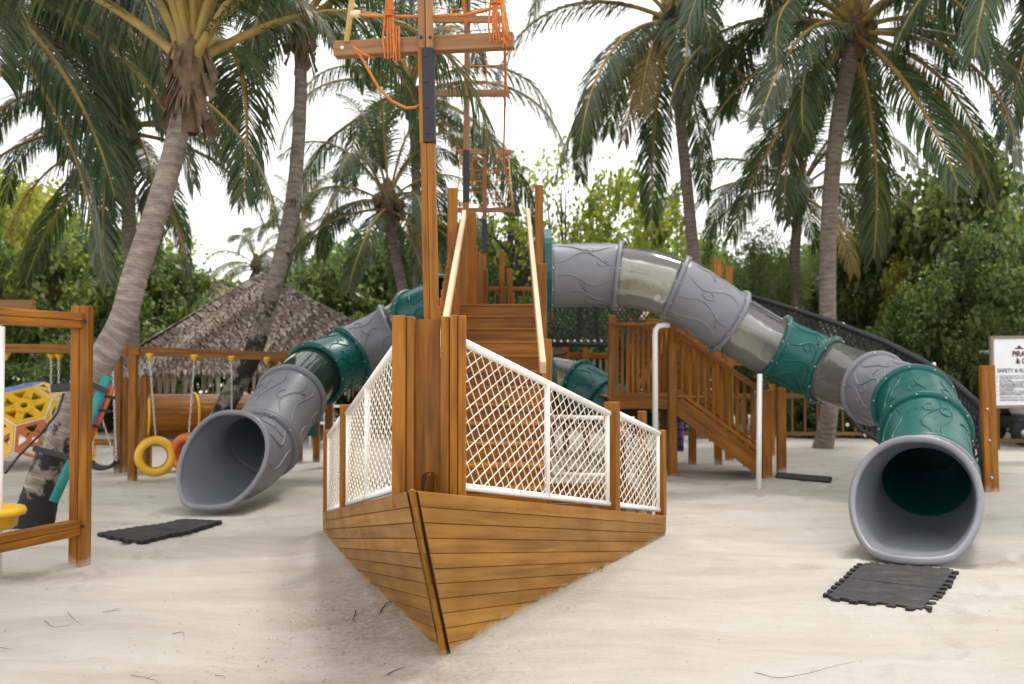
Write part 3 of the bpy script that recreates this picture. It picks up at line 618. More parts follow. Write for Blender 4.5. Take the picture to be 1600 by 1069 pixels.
mb = MB(); mb.tube([P(785, 20, 5.4), P(788, 50, 5.4), P(797, 60, 5.42), P(792, 72, 5.42), P(786, 60, 5.4)], .009, 6)
mb.tube([P(788, 70, 5.6), P(790, 110, 6.5), P(789, 150, 7.5), P(788, 200, 9), P(787, 240, 10), P(791, 270, 10.5), P(797, 300, 11), P(800, 325, 11.4)], .009, 6); mb.build('hanging_rope', M['rope'], m1_)

# ------------------------------------------------------------------ tube slides
def catmull(pts, n=14):
    out = []; N = len(pts)
    for i in range(N-1):
        p0 = pts[i-1] if i else pts[0]*2-pts[1]; p1, p2 = pts[i], pts[i+1]; p3 = pts[i+2] if i+2 < N else pts[-1]*2-pts[-2]
        seg = []
        for k in range(n+1):
            t = k/n; seg.append(.5*((2*p1)+(p2-p0)*t+(2*p0-5*p1+4*p2-p3)*t*t+(3*p1-p0-3*p2+p3)*t**3))
        out.append(seg)
    return out
def frames(path):
    fr = []
    for i, p in enumerate(path):
        t = (path[min(i+1, len(path)-1)]-path[max(i-1, 0)]).normalized()
        side = t.cross(V((0, 0, 1))).normalized(); up = side.cross(t).normalized(); fr.append((p, t, side, up))
    return fr
def relief(fr, r, seed, mat, parent, amp=1.0):
    rnd = random.Random(seed); mb = MB(); N = len(fr)
    def S(u, th, off=.002):
        f = u*(N-1); i = min(int(f), N-2); a = f-i
        p = fr[i][0].lerp(fr[i+1][0], a); s_ = fr[i][2].lerp(fr[i+1][2], a); up = fr[i][3].lerp(fr[i+1][3], a)
        return p+(up*math.cos(th)+s_*math.sin(th))*(r+off)
    for k in range(11):
        th0 = k*2*PI/11+rnd.uniform(-.15, .15); ph = rnd.uniform(0, 6); am = rnd.uniform(.12, .22)
        mb.tube([S(.08+.84*j/16, th0+am*math.sin(ph+j*.42)+.1*(j/16-.5)) for j in range(17)], [.003]+[.0095]*15+[.003], 6)
        u0 = rnd.uniform(.25, .75); 
        if k % 2 == 0:     # curl with a hook
            c = th0+am*math.sin(ph+u0*6.7)+.05; rr = rnd.uniform(.10, .14)
            mb.tube([S(min(.93, max(.07, u0+.085*math.cos(a))), c+rr+rr*math.sin(a)) for a in [-1.4+j*.5 for j in range(11)]], .009, 6)
        else:              # a short rung of twig between lines
            mb.tube([S(u0+j*.02, th0+.04+.34*j/5) for j in range(6)], .011, 6)
            mb.tube([S(min(.92, u0+.09-j*.008), th0+.02+.22*j/4) for j in range(5)], .010, 6)
    mb.build('raised_vine_pattern', mat, parent, kind='stuff')
def shell(fr, r, mat, parent, name, label=None, n=40, th=.018, rr=None):
    mb = MB(); N = len(fr); rad = lambda i: (rr[i] if rr else r)
    for lay in (0, 1):
        for i, (p, t, s_, up) in enumerate(fr):
            for k in range(n):
                a = 2*PI*k/n; mb.v.append(p+(up*math.cos(a)+s_*math.sin(a))*(rad(i)-lay*th))
    for i in range(N-1):
        for k in range(n):
            k2 = (k+1) % n; a, b, c, d = i*n+k, i*n+k2, (i+1)*n+k2, (i+1)*n+k
            mb.face([a, b, c, d], None, 0, True); o = N*n; mb.face([d+o, c+o, b+o, a+o], None, 0, True)
    for i in (0, N-1):
        for k in range(n):
            k2 = (k+1) % n; o = N*n; q = [i*n+k, i*n+k2, i*n+k2+o, i*n+k+o]; mb.face(q if i else q[::-1])
    return mb.build(name, mat, parent, label)
def collar(f, r, mat, parent, w=.03, out=.058):
    p, t, s_, up = f; mb = MB(); prof = [(r-.004, -w), (r+out*.55, -w*.95), (r+out*.95, -w*.6), (r+out, 0), (r+out*.95, w*.6), (r+out*.55, w*.95), (r-.004, w)]; n = 44
    for (rd, z) in prof:
        for k in range(n): a = 2*PI*k/n; mb.v.append(p+t*z+(up*math.cos(a)+s_*math.sin(a))*rd)
    for i in range(len(prof)-1):
        for k in range(n): k2 = (k+1) % n; mb.face([i*n+k, i*n+k2, (i+1)*n+k2, (i+1)*n+k], None, 0, True)
    mb.build('flange', mat, parent); bb = MB()
    for k in range(10):
        a = 2*PI*(k+.3)/10; c = p+(up*math.cos(a)+s_*math.sin(a))*(r+out*.62)
        for sg in (-1, 1): bb.lathe(c+t*w*1.0*sg, [(.0001, .010), (.009, .008), (.010, -.004)], 8, t*sg)
    bb.build('flange_bolts', M['steel'], parent, kind='stuff')
def exit_mouth(f, r, d1, Lt, Lb, mat, parent, flare=.13, squash=1.0, pw=1.9):
    p, t, s_, up = f; mb = MB(); n = 56; K = 14; th = .02; rimp = []
    d1 = d1.normalized(); s1 = d1.cross(V((0, 0, 1))).normalized()
    def X(q, a, off=0.0):
        dd = t.lerp(d1, min(1, q*1.6)).normalized(); ss = s_.lerp(s1, min(1, q*1.6)).normalized(); uu = ss.cross(dd); c = (1-math.cos(a))/2
        ex = Lt+(Lb-Lt)*(c**1.55); rad = r*(1+flare*(q**2)*(.55+.45*abs(math.sin(a))+.35*c))+off
        v = p+(t*(ex*q)).lerp(d1*(ex*q), min(1, q*1.2))+(uu*math.cos(a)*squash**(q)+ss*math.sin(a))*rad
        z0_ = .012+(.02 if off < -.01 else 0); v.z = v.z if v.z > z0_+.05 else z0_+.05*math.exp((v.z-z0_-.05)/.08); return v
    for lay in (0, 1):
        for i in range(K+1):
            for k in range(n):
                v = X(i/K, 2*PI*k/n, -th*lay); mb.v.append(v)
                if lay == 0 and i == K: rimp.append(v.copy())
    for i in range(K):
        for k in range(n):
            k2 = (k+1) % n; a, b, c, d = i*n+k, i*n+k2, (i+1)*n+k2, (i+1)*n+k
            mb.face([a, b, c, d], None, 0, True); o = (K+1)*n; mb.face([d+o, c+o, b+o, a+o], None, 0, True)
    o = mb.build('exit_mouth', mat, parent)
    MB().tube([v+V((0, 0, .012)) for v in rimp], .030, 10, closed=True).build('rolled_lip', mat, o)
    rb = MB()
    for k in range(7):
        a0 = -1.7+k*.52; rb.tube([X(.12+.7*j/12, a0+.14*math.sin(k+j*.55), .002) for j in range(13)], [.004]+[.012]*11+[.004], 6)
        if k % 2: rb.tube([X(.35+.03*j, a0+.05+.07*j, .002) for j in range(6)], .010, 6)
    rb.build('raised_vine_pattern', mat, o, kind='stuff')
RT = .405
def slide(name, label, pts, secs, exit_=None, r=RT, loc=None, group='tube slides'):
    root = thing(name, label, 'slide', loc or (pts[-1].x, pts[-1].y, 0), group)
    segs = catmull(pts); lastc = None
    for i, (seg, sc) in enumerate(zip(segs, secs)):
        fr = frames(([segs[i-1][-2]] if i else [])+seg+([segs[i+1][1]] if i+1 < len(segs) else []))
        fr = fr[(1 if i else 0):len(fr)-(1 if i+1 < len(segs) else 0)]
        mat = {'g': M['grey'], 't': M['teal'], 'c': M['clear'], 'k': M['cleargreen']}[sc]
        lab = {'g': 'light grey moulded tube section', 't': 'teal moulded tube section', 'c': 'clear acrylic tube section', 'k': 'dark green see-through tube section'}[sc]
        if sc in 'ck': o = shell(fr, r*.965, mat, root, 'tube_section', lab, th=.010)
        else:
            rr = [r+.012*(1-math.sin(PI*min(1, max(0, j/(len(fr)-1)))))**2 for j in range(len(fr))]
            o = shell(fr, r, mat, root, 'tube_section', lab, rr=rr); relief(fr, r, hash((name, i)) % 999 if False else i*17+len(name), mat, o)
            collar(fr[0], r, mat, o); 
            if not (i+1 < len(secs) and secs[i+1] in 'gt'): collar(fr[-1], r, mat, o)
        last = (fr[-1], mat)
    if exit_:
        d1, Lt, Lb, fl, sq, ys = exit_; f = last[0]
        pr = sub('exit_section', f[0], root, 'light grey scooped exit section')
        collar((f[0]+f[1]*.03, *f[1:]), r, M['grey'], pr, .035, .05); exit_mouth(f, r, d1, Lt, Lb, M['grey'], pr, fl, sq)
    return root
rp = [P(858, 431, 12.95), P(965, 431, 12.95), P(1055, 452, 12.75), P(1139, 503, 12.75), P(1208, 543, 12.85), P(1289, 578, 12.75), P(1368, 607, 12.0), P(1428, 633, 10.95), P(1445, 678, 10.1), P(1447, 748, 9.2)]
s1 = slide('tube_slide', 'long tube slide of grey, clear and teal sections sweeping down to the right', rp, 'gcgctcgtt', (V((-.50, -1, -.035)), .92, 1.80, .16, 1.0, 0))
lp = [P(700, 478, 13.7), P(650, 500, 14.1), P(617, 520, 14.3), P(546, 558, 14.1), P(492, 585, 13.5), P(455, 622, 12.7), P(409, 693, 11.6)]
s2 = slide('tube_slide', 'shorter tube slide ending in a grey mouth left of the ship', lp, 'tcgtkg', (V((-.24, -1, -.12)), .62, 1.30, .20, 1.0, 0))
bp_ = [P(862, 590, 16.6), P(905, 600, 16.3), P(950, 628, 15.8), P(985, 665, 15.2)]
s3 = slide('tube_slide', 'small teal and clear tube slide behind the ship, right of the staircase', bp_, 'ctt', None, .36)
# teal entry plates
mb = MB(); c = rp[0]; n = 40
def plate(mb, c, axis_x, ro, ri, th, sy=1.0):
    for xx in (c.x-th/2, c.x+th/2):
        for k in range(n): a = 2*PI*k/n; sc = ro*(1+.06*abs(math.cos(4*a))); mb.v.append(V((xx, c.y+math.cos(a)*sc, c.z+math.sin(a)*sc*sy)))
        for k in range(n): a = 2*PI*k/n; mb.v.append(V((xx, c.y+math.cos(a)*ri, c.z+math.sin(a)*ri)))
    for k in range(n):
        k2 = (k+1) % n
        mb.face([k, n+k, n+k2, k2], None); mb.face([2*n+k, 2*n+k2, 3*n+k2, 3*n+k]); mb.face([k, k2, 2*n+k2, 2*n+k]); mb.face([n+k, 3*n+k, 3*n+k2, n+k2])
plate(mb, V((c.x-.03, c.y, c.z)), 0, .58, .38, .09, 1.0); mb.build('entry_plate', M['teal'], s1)
mb = MB(); c = bp_[0]; plate(mb, V((c.x-.02, c.y, c.z)), 0, .46, .34, .06); mb.build('entry_plate', M['teal'], s3)
def support(pts, r=.035):
    MB().tube(pts, r, 12).build('support_pole', M['white'], s1)
a = P(1043, 508, 12.75)
support([a+V((.02, 0, 0)), a+V((-.06, -.02, 0)), a+V((-.12, -.02, -.015)), a+V((-.155, -.02, -.06)), a+V((-.165, -.02, -.14)), V((a.x-.165, a.y-.02, 0))], .037)
a = P(1187, 592, 12.5); g0 = G(1185, 766); support([V((a.x, a.y, a.z+.06)), V((g0.x, g0.y, -.1))], .033)
g0 = P(478, 650, 13.2); bm1((g0.x-.06, 15.2, -.05), (g0.x-.06, 15.2, 1.05), .11, .11, (0, 1, 0)).build('support_post', M['wood'], s2)

# ------------------------------------------------------------------ climbing tower with stairs, right of the ship
T = thing('climbing_tower', 'timber climbing tower with a railed platform and a stairway down to the right', 'playground tower', (1.9, 14.5, 0))
def post(px, y0, y1, Y, w_=.115, par=T, mat='wood', nm='post', zb=None):
    a = P(px, y0, Y); z0 = 0 if zb is None else zb
    return bm1((a.x, Y, z0-.05 if zb is None else z0), (a.x, Y, a.z), w_, w_, (0, 1, 0)).build(nm, M[mat], par)
def BP(pa, pb, w_, h_, nm, par=T, mat='wood', up=(0, 0, 1)): return bm1(pa, pb, w_, h_, up).build(nm, M[mat], par)
zp = 1.08
post(956, 493, 0, 13.9); post(1050, 505, 0, 13.7); post(987, 497, 0, 15.6, .10); post(1080, 498, 0, 15.6, .10); post(1037, 640, 0, 14.9, .1)
for px in (985, 1082, 1122): post(px, 640, 0, 15.5, .10, nm='post')
a, b = P(956, 507, 13.85), P(1050, 507, 13.7)
BP(a, b, .05, .045, 'guard_rail'); BP(P(956, 618, 13.85), P(1050, 618, 13.7), .05, .07, 'guard_rail'); BP(P(950, 630, 13.85), P(1050, 630, 13.72), .04, .16, 'platform_beam')
for i in range(11):
    px = 964+i*8.2; BP(P(px, 508, 13.85), P(px, 618, 13.85), .045, .022, 'baluster', up=(0, 1, 0))
for i in range(12): y = 13.9+i*.15; BP((1.36, y, zp), (2.75, y, zp), .14, .03, 'platform_board')
for i in range(9): px = 992+i*10.5; BP(P(px, 508, 15.6), P(px, 600, 15.6), .04, .022, 'baluster', up=(0, 1, 0))
BP(P(985, 507, 15.6), P(1085, 507, 15.6), .05, .05, 'guard_rail')
# board wall
for i in range(10): z = 1.1+i*.125; BP(P(1004, 575, 15.9).xy.to_3d()+V((0, 0, z)), P(1092, 575, 15.9).xy.to_3d()+V((0, 0, z)), .03, .118, 'wall_board')
# rising ladder-stair on the platform
BP(P(1000, 604, 14.6), P(1047, 516, 14.9), .05, .09, 'stair_string')
for i in range(6):
    f = (i+.5)/6; q = P(1000, 604, 14.6).lerp(P(1047, 516, 14.9), f); BP(q+V((-.12, .1, .03)), q+V((.12, .5, .03)), .14, .03, 'stair_tread')
BP(P(1000, 500, 15.4), P(1030, 462, 15.6), .05, .07, 'pale_brace', mat='pale')
# stairway down right
sa_, sb_ = P(1057, 632, 13.7), V((P(1200, 740, 13.45).x, 13.5, .10))
sc_, sd_ = sa_+V((.25, 1.0, 0)), sb_+V((.22, .95, 0))
BP(sa_, sb_, .05, .24, 'stair_string'); BP(sc_, sd_, .05, .24, 'stair_string')
for i in range(8):
    f = (i+.6)/8; BP(sa_.lerp(sb_, f)+V((0, 0, .03)), sc_.lerp(sd_, f)+V((0, 0, .03)), .24, .03, 'stair_tread'); BP(sa_.lerp(sb_, f)+V((-.1, 0, -.04)), sc_.lerp(sd_, f)+V((-.1, 0, -.04)), .02, .12, 'stair_riser')
ha, hb = P(1057, 520, 13.65), P(1196, 617, 13.45); hc, hd = ha+V((.25, 1.0, .0)), hb+V((.22, .95, 0))
for (u, v_, lo_a, lo_b) in ((ha, hb, sa_, sb_), (hc, hd, sc_, sd_)):
    BP(u, v_, .045, .07, 'handrail')
    la, lb = lo_a+V((0, 0, .2)), lo_b+V((0, 0, .2)); BP(la, lb, .04, .05, 'lower_rail')
    for i in range(11):
        f = (i+.7)/11.4; BP(la.lerp(lb, f), u.lerp(v_, f), .022, .045, 'baluster', up=(1, 0, 0))
g1 = P(1197, 610, 13.45); BP((g1.x, 13.45, -.05), g1, .12, .12, 'post', up=(0, 1, 0)); g2 = P(1220, 606, 14.4); BP((g2.x, 14.4, -.05), g2, .12, .12, 'post', up=(0, 1, 0))
# taller part behind: posts, bars, black nets
B2 = thing('lookout_tower', 'tall posts and railed timber deck of the lookout behind the long slide', 'playground tower', (3.2, 17, 0))
post(1120, 405, 0, 16.8, .12, B2); post(1138, 416, 0, 16.2, .12, B2); post(1205, 600, 0, 17, .1, B2)
BP(P(1120, 436, 16.8), P(1140, 437, 16.4), .05, .08, 'guard_rail', B2)
BP(P(1060, 470, 16.8), P(1140, 470, 16.8), .05, .08, 'guard_rail', B2)
for i in range(14): px = 1064+i*6; BP(P(px, 472, 16.8), P(px, 560, 16.8), .04, .025, 'baluster', B2, up=(0, 1, 0))
BP(P(1050, 565, 16.8), P(1200, 565, 16.8), .06, .14, 'platform_beam', B2)
def net(mb, A, B, C_, D, nu, nv, r=.010):     # bilinear diamond net, A-B bottom, D-C top
    S = lambda u, v: (A.lerp(B, u)).lerp(D.lerp(C_, u), v)
    for k in range(-nv, nu+1):
        for sg in (1, -1):
            pts = []
            for j in range(nv+1):
                u = (k+j)/nu if sg > 0 else (k+nv-j)/nu
                if 0 <= u <= 1: pts.append(S(u, j/nv))
            if len(pts) > 1: mb.tube(pts, r, 4, caps=False, smooth=False)
RN = thing('rope_bridge', 'black rope net rising from the right post to the lookout behind the slide', 'climbing net', (5.5, 12.2, 0))
tps = [P(1160, 459, 16.3), P(1233, 481, 15.6), P(1306, 505, 14.9), P(1383, 535, 14.2), P(1446, 567, 13.5), P(1494, 600, 12.9), P(1534, 636, 12.2)]
bts = [P(1158, 505, 16.3), P(1228, 545, 15.6), P(1295, 608, 14.9), P(1345, 672, 14.2), P(1410, 712, 13.5), P(1470, 742, 12.9), P(1531, 764, 12.2)]
for off in (V((0, 0, 0)), V((.35, .9, .03))):
    mb = MB()
    for i in range(6): net(mb, bts[i]+off, bts[i+1]+off, tps[i+1]+off, tps[i]+off, 7, 6, .013)
    mb.build('net', M['black'], RN, kind='stuff')
    MB().tube([p+off for p in tps], .04, 8).build('edge_rope', M['black'], RN); MB().tube([p+off for p in bts], .035, 8).build('edge_rope', M['black'], RN)
MB().tube([tps[-1], bts[-1]], .035, 8).build('edge_rope', M['black'], RN)
mb = MB()
for i in (1, 2, 4): mb.ball(tps[i]+V((.1, -.03, -.02)), .03, 8)
for q in (P(1324, 664, 14.4), P(1352, 680, 14.1)): mb.ball(q, .03, 8)
mb.build('white_net_clips', M['white'], RN, kind='stuff')
pb = P(1553, 770, 12.15); pt_ = P(1540.5, 571, 12.15)
pp = thing('net_post', 'leaning golden timber post beside the notice board holding the black net', 'post', (pb.x, 12.15, 0))
for ox in (-.035, .045): bm1((pb.x+ox-.04, 12.15, -.08), (pt_.x+ox, 12.15, pt_.z), .085, .10, (0, 1, 0)).build('post_board', M['wood'], pp)
for z in (.17, .62, 1.0): MB().lathe((pb.x-.045+(pt_.x-pb.x)*z/1.55, 12.097, z), [(.0001, .012), (.016, .010), (.018, -.002)], 10, V((0, -1, 0))).build('bolt', M['steel'], pp)
# black net panel hung under the grey section
HN = thing('black_net_wall', 'black diamond net wall hung below the first grey slide section', 'climbing net', (1.1, 15, 1.5))
A, B, C_, D = P(858, 538, 15), P(955, 538, 15), P(1010, 470, 15), P(858, 470, 15); mb = MB(); net(mb, A, P(1010, 538, 15), C_, D, 22, 7, .014); mb.build('net', M['black'], HN, kind='stuff')
MB().tube([A, P(955, 538, 15)], .045, 8).build('edge_rope', M['black'], HN)
mb = MB()
for i in range(9): mb.ball(P(866+i*10.5, 533, 14.95), .022, 6)
mb.build('white_net_clips', M['white'], HN, kind='stuff')
for px in (905, 931): bm1(P(px, 474, 15.05), P(px, 540, 15.05), .07, .07, (0, 1, 0)).build('net_frame', M['black'], HN)
DK = thing('low_deck', 'low timber deck with balustrade behind the small teal slide', 'deck', (1.2, 17.5, 0))
BP(P(884, 556, 17.2), P(953, 556, 17.2), .06, .10, 'guard_rail', DK)
for i in range(7): px = 888+i*10; BP(P(px, 560, 17.2), P(px, 640, 17.2), .05, .03, 'baluster', DK, 'signframe', up=(0, 1, 0))
for px in (862, 884, 915): BP(V((P(px, 575, 17).x, 17, 0)), P(px, 540, 17), .11, .11, 'post', DK, up=(0, 1, 0))
for i in range(5): px = 858+i*6; BP(P(px, 556, 16.95), P(px, 600, 16.95), .04, .03, 'baluster', DK, 'beamold', up=(0, 1, 0))
BP(P(856, 552, 16.95), P(886, 548, 16.95), .06, .1, 'guard_rail', DK, 'beamold')
PR = thing('foam_roll', 'purple foam roll standing under the tower stairs', 'foam roll', P(1061, 705, 15.2)*1)
MB().tube([P(1061, 705, 15.2)*1, P(1061, 650, 15.2)], .07, 12).build('roll', M['purple'], PR)
for i in range(4): MB().tube([P(1061, 700-i*14, 15.2), P(1061, 698-i*14, 15.2)], .075, 12).build('seam', M['black'], PR)

# ------------------------------------------------------------------ mats
def mat_thing(corners, nt_, label, kh=.018, grp='rubber mats on the sand'):
    c = sum(corners, V((0, 0, 0)))/4; root = thing('rubber_mat', label, 'mat', (c.x, c.y, 0), grp)
    A, B, C_, D = corners                                   # A near-left, B near-right, C far-right, D far-left
    S = lambda u, v: A.lerp(B, u).lerp(D.lerp(C_, u), v)
    for k in range(nt_):
        v0, v1 = k/nt_, (k+1)/nt_-.006; outl = []
        def edge(p, q, sgn, nk):
            d = q-p; L = d.length; d = d/L; nrm = V((d.y, -d.x, 0))
            for j in range(nk):
                t = (j+.5)/nk*L; w1, w2, hh = min(.022, L/nk*.16), min(.038, L/nk*.27), kh*random.uniform(.9, 1.1)
                outl.append(p+d*(t-L/nk*.5))
                if j % 2 == sgn or True:
                    for dx, dh in ((-w1, 0), (-w1, .35), (-w2, .6), (-w2*.8, 1), (w2*.8, 1), (w2, .6), (w1, .35), (w1, 0)): outl.append(p+d*(t+dx)+nrm*hh*dh)
        edge(S(0, v0), S(1, v0), 0, 5 if k == 0 else 1); edge(S(1, v0), S(1, v1), 1, 5); edge(S(1, v1), S(0, v1), 0, 5 if k == nt_-1 else 1); edge(S(0, v1), S(0, v0), 1, 5)
        if k: outl = outl[9:]; outl.insert(0, S(0, v0))
        mb = MB(); n = len(outl); zz = lambda p: gz(p.x, p.y)*.5+.012
        for top_ in (1, 0):
            for p in outl: mb.v.append(V((p.x, p.y, zz(p)+(.014 if top_ else -.02))))
        cidx = len(mb.v); cc = S(.5, (v0+v1)/2); mb.v.append(V((cc.x, cc.y, zz(cc)+.015)))
        bmx = bmesh.new(); vs = [bmx.verts.new(mb.v[i]) for i in range(n)]
        f = bmx.faces.new(vs); f.normal_update()
        if f.normal.z < 0: f.normal_flip()
        bmesh.ops.triangulate(bmx, faces=[f]); bmx.verts.index_update()
        for f in bmx.faces: mb.face([v.index for v in f.verts])
        bmx.free(); mb.v.pop()
        for i in range(n): j = (i+1) % n; mb.face([i, i+n, j+n, j])
        mb.build('mat_tile', M['rubber'], root)
    return root
mat_thing([G(1294, 938), G(1440, 960), G(1490, 896), G(1352, 884)], 2, 'black jigsaw-edged rubber mat in front of the right slide mouth', .045)
mat_thing([G(152, 838), G(222, 848), G(348, 815), G(285, 812)], 2, 'long black rubber mat on the sand below the left slide mouth')
mat_thing([G(1212, 749), G(1296, 755), G(1298, 746), G(1216, 740)], 1, 'small black rubber mat at the foot of the tower stairs')

# ------------------------------------------------------------------ near-left frame
F = thing('play_gym', 'near double-board timber play frame at the left edge of the photo', 'play gym', (-3.3, 7.65, 0))
dv = V((-.25, -.72, 0)).normalized()
pc = V((P(128, 575, 7.65).x, 7.65, 0))
for k, ox in enumerate((-.034, .034)): bm1((pc.x+ox, 7.65, -.1), (pc.x+ox, 7.65, 1.975), .066, .10, (0, 1, 0), .005).build('post_board', M['wood'], F)
for z, nm in ((1.86, 'top_beam'), (.285, 'bottom_beam')):
    for dz in (-.03, .03): bm1(pc+dv*.04+V((0, 0, z+dz)), pc+dv*2.9+V((0, 0, z+dz)), .09, .058, ch=.004).build(nm, M['wood'], F)
for k, (a_, z) in enumerate(((.0, 1.86), (.0, .3))): MB().lathe((pc.x+.045, 7.595, z), [(.0001, .008), (.012, .006), (.014, 0)], 10, V((0, -1, 0))).build('bolt', M['black'], F)
bm1(P(54, 478, 7.6), P(54, 478, 7.6)+V((-2.2, -.15, .01)), .08, .085, ch=.004).build('cross_beam', M['beamold'], F)
SP = thing('spinner_pole', 'grey pole with a yellow bowl seat at the left edge', 'spinner', (P(2, 575, 7.2).x, 7.2, 0))
xq = P(1, 575, 7.2).x; MB().tube([(xq, 7.2, -.05), (xq, 7.2, 1.8)], .028, 12).build('pole', M['white'], SP); MB().tube([(xq, 7.2, 1.8), (xq, 7.2, 1.88)], .012, 8).build('hook', M['steel'], SP)
zb_ = P(0, 800, 7.2).z
MB().lathe((xq-.03, 7.2, zb_-.12), [(.03, .0), (.12, .0), (.15, .02), (.16, .09), (.205, .10), (.215, .13), (.20, .155), (.16, .16), (.13, .11), (.04, .09)], 28).build('bowl_seat', M['yellow'], SP)

# ------------------------------------------------------------------ swing frame, tyres
def chain(mb, p, q, r=.012, step=.042):
    d = q-p; n = max(2, int(d.length/step)); u = d.normalized(); a = u.orthogonal().normalized(); b = u.cross(a)
    for i in range(n):
        c = p+d*((i+.5)/n); s_ = a if i % 2 else b
        mb.tube([c+u*math.cos(t)*step*.62+s_*math.sin(t)*r for t in [k*PI/3 for k in range(6)]], .0042, 4, closed=True, smooth=False)
SW = thing('swing_set', 'timber swing frame with yellow hangers in front of the thatched hut', 'swing', (P(300, 575, 13.3).x, 13.3, 0))
yb = 13.1; zt = 1.72
post(209, 545, 0, yb, .10, SW); post(186, 545, 0, 14.2, .09, SW); post(427, 558, 0, 14.6, .09, SW); post(118, 590, 0, 14.2, .08, SW)
BP(P(196, 548, yb), P(452, 557.5, yb+.55), .09, .115, 'swing_beam', SW); BP(P(184, 552, 14.2), P(212, 549, yb-.05), .09, .10, 'end_beam', SW); BP(P(424, 560, 14.6), P(450, 559, yb+.5), .09, .10, 'end_beam', SW)
BP(P(0, 544, yb-.1), P(200, 547, yb), .09, .115, 'swing_beam', SW)
def hanger(px, py, Y, par=SW): q = P(px, py, Y); MB().lathe(q, [(.0001, .05), (.05, .05), (.055, .03), (.02, -.02), (.015, -.05), (.0001, -.055)], 14).build('chain_hanger', M['yellow'], par); return q+V((0, 0, -.05))
hz_ = [hanger(234, 558, yb+.05), hanger(304, 560, yb+.2), hanger(362, 562, yb+.33), hanger(417, 564, yb+.45)]
def tyre(c, yawv, mat, lab, top, R0=.205, rr=.062):
    t = thing('tyre_swing', lab, 'tyre swing', (c.x, c.y, c.z-R0-rr), 'tyre swings on chains')
    prof = []
    for k in range(16): a = 2*PI*k/16; prof.append((R0+rr*math.copysign(abs(math.cos(a))**.75, math.cos(a)), .085*math.copysign(abs(math.sin(a))**.8, math.sin(a))))
    ob = MB().lathe(c, prof, 40, yawv, closed=True).build('tyre', mat, t)
    gr = MB()
    for z in (-.03, 0, .03): gr.lathe(c+yawv*z, [(R0+rr*1.015, -.005), (R0+rr*1.02, 0), (R0+rr*1.015, .005)], 40, yawv)
    gr.build('tread_band', mat, ob)
    MB().lathe(c, [(R0-rr*.95, -.06), (R0-rr*.6, -.03), (R0-rr*.6, .03), (R0-rr*.95, .06)], 32, yawv).build('inner_liner', M['black'], ob)
    ch = MB(); chain(ch, V((c.x, c.y, c.z+R0+rr)), top); ch.build('chain', M['steel'], t)
tyre(P(243, 713, yb+.05)*1, V((.42, -1, .05)).normalized(), M['yellow'], 'yellow tyre swing hanging left of the orange one', hz_[0])
tyre(P(295, 708, yb+.1)*1, V((-.25, -1, .0)).normalized(), M['orange'], 'orange tyre swing half hidden by the slide mouth', hz_[1])
tyre(P(362, 712, yb+.33)*1, V((.1, -1, .0)).normalized(), M['yellow'], 'tyre swing hanging behind the grey slide mouth', hz_[2])
BS = thing('belt_swing', 'black belt swing hung on chains behind the near post', 'swing', P(162, 730, 12.9)*1)
q1, q2 = P(142, 722, 12.9), P(182, 722, 12.9)
mb = MB()
for k in range(13):
    t = k/12; x = q1.lerp(q2, t); x.z -= .07*math.sin(PI*t)**.6
    mb.v += [x+V((0, -.09, .02)), x+V((0, .09, .02)), x+V((0, .09, -.03)), x+V((0, -.09, -.03))]
for k in range(12):
    for j in range(4): mb.face([k*4+j, k*4+(j+1) % 4, k*4+4+(j+1) % 4, k*4+4+j], None, 0, True)
mb.face([0, 1, 2, 3]); mb.face([51, 50, 49, 48]); mb.build('seat', M['black'], BS)
hg1, hg2 = hanger(80, 558, yb, SW), hanger(92, 558, yb, SW); hanger(10, 557, yb, SW); h3 = hanger(148, 558, yb, SW); h4 = hanger(176, 558, yb, SW)
for (ca_, cb2) in ((q1, h3), (q2, h4), (P(150, 650, 12.9), q1), (P(158, 650, 12.9), q2)): mb = MB(); chain(mb, ca_, cb2); mb.build('chain', M['steel'], BS)
CH = thing('hanging_chains', 'pair of hanging swing chains before the yellow climbing ball', 'chain', P(86, 665, yb)*1)
for (cpx, hg) in ((80, hg1), (92, hg2)): mb = MB(); chain(mb, P(cpx, 665, yb), hg); mb.build('chain', M['steel'], CH)

# ------------------------------------------------------------------ barrel tunnel
TN = thing('barrel_tunnel', 'round wooden barrel tunnel with yellow bands between timber end frames', 'play tunnel', (P(310, 575, 15.3).x, 15.3, 0))
ta, tb_ = P(222, 652, 14.4), P(432, 650, 15.4); ax = (tb_-ta).normalized(); Lq = (tb_-ta).length; qv = V((0, 0, 1)).rotation_difference(ax)
for k in range(26):
    a0, a1 = 2*PI*k/26, 2*PI*(k+.96)/26; mb = MB(); u0 = random.random()*9
    for z in (0, Lq):
        for (a_, r_) in ((a0, .335), (a1, .335), (a1, .31), (a0, .31)): mb.v.append(ta+qv @ V((r_*math.cos(a_), r_*math.sin(a_), z)))
    for j in range(4): j2 = (j+1) % 4; mb.face([j, j2, j2+4, j+4], [(u0, j*.05), (u0, j*.05+.06), (u0+Lq, j*.05+.06), (u0+Lq, j*.05)])
    mb.face([3, 2, 1, 0]); mb.face([4, 5, 6, 7]); mb.build('stave', M['wood'], TN)
for f in (.02, .37, .62): MB().lathe(ta+ax*Lq*f, [(.338, -.018), (.362, -.016), (.362, .016), (.338, .018)], 36, ax).build('band', M['yellow'], TN)
for px, Y in ((197, 14.5), (226, 14.2), (232, 14.9), (430, 15.6)):
    post(px, 590, 0, Y, .10, TN)
BP(P(190, 592+24, 15.1), P(232, 592+24, 15.05), .05, .09, 'frame_bar', TN); BP(P(120, 690, 15.0), P(232, 692, 15.05), .05, .09, 'frame_bar', TN)

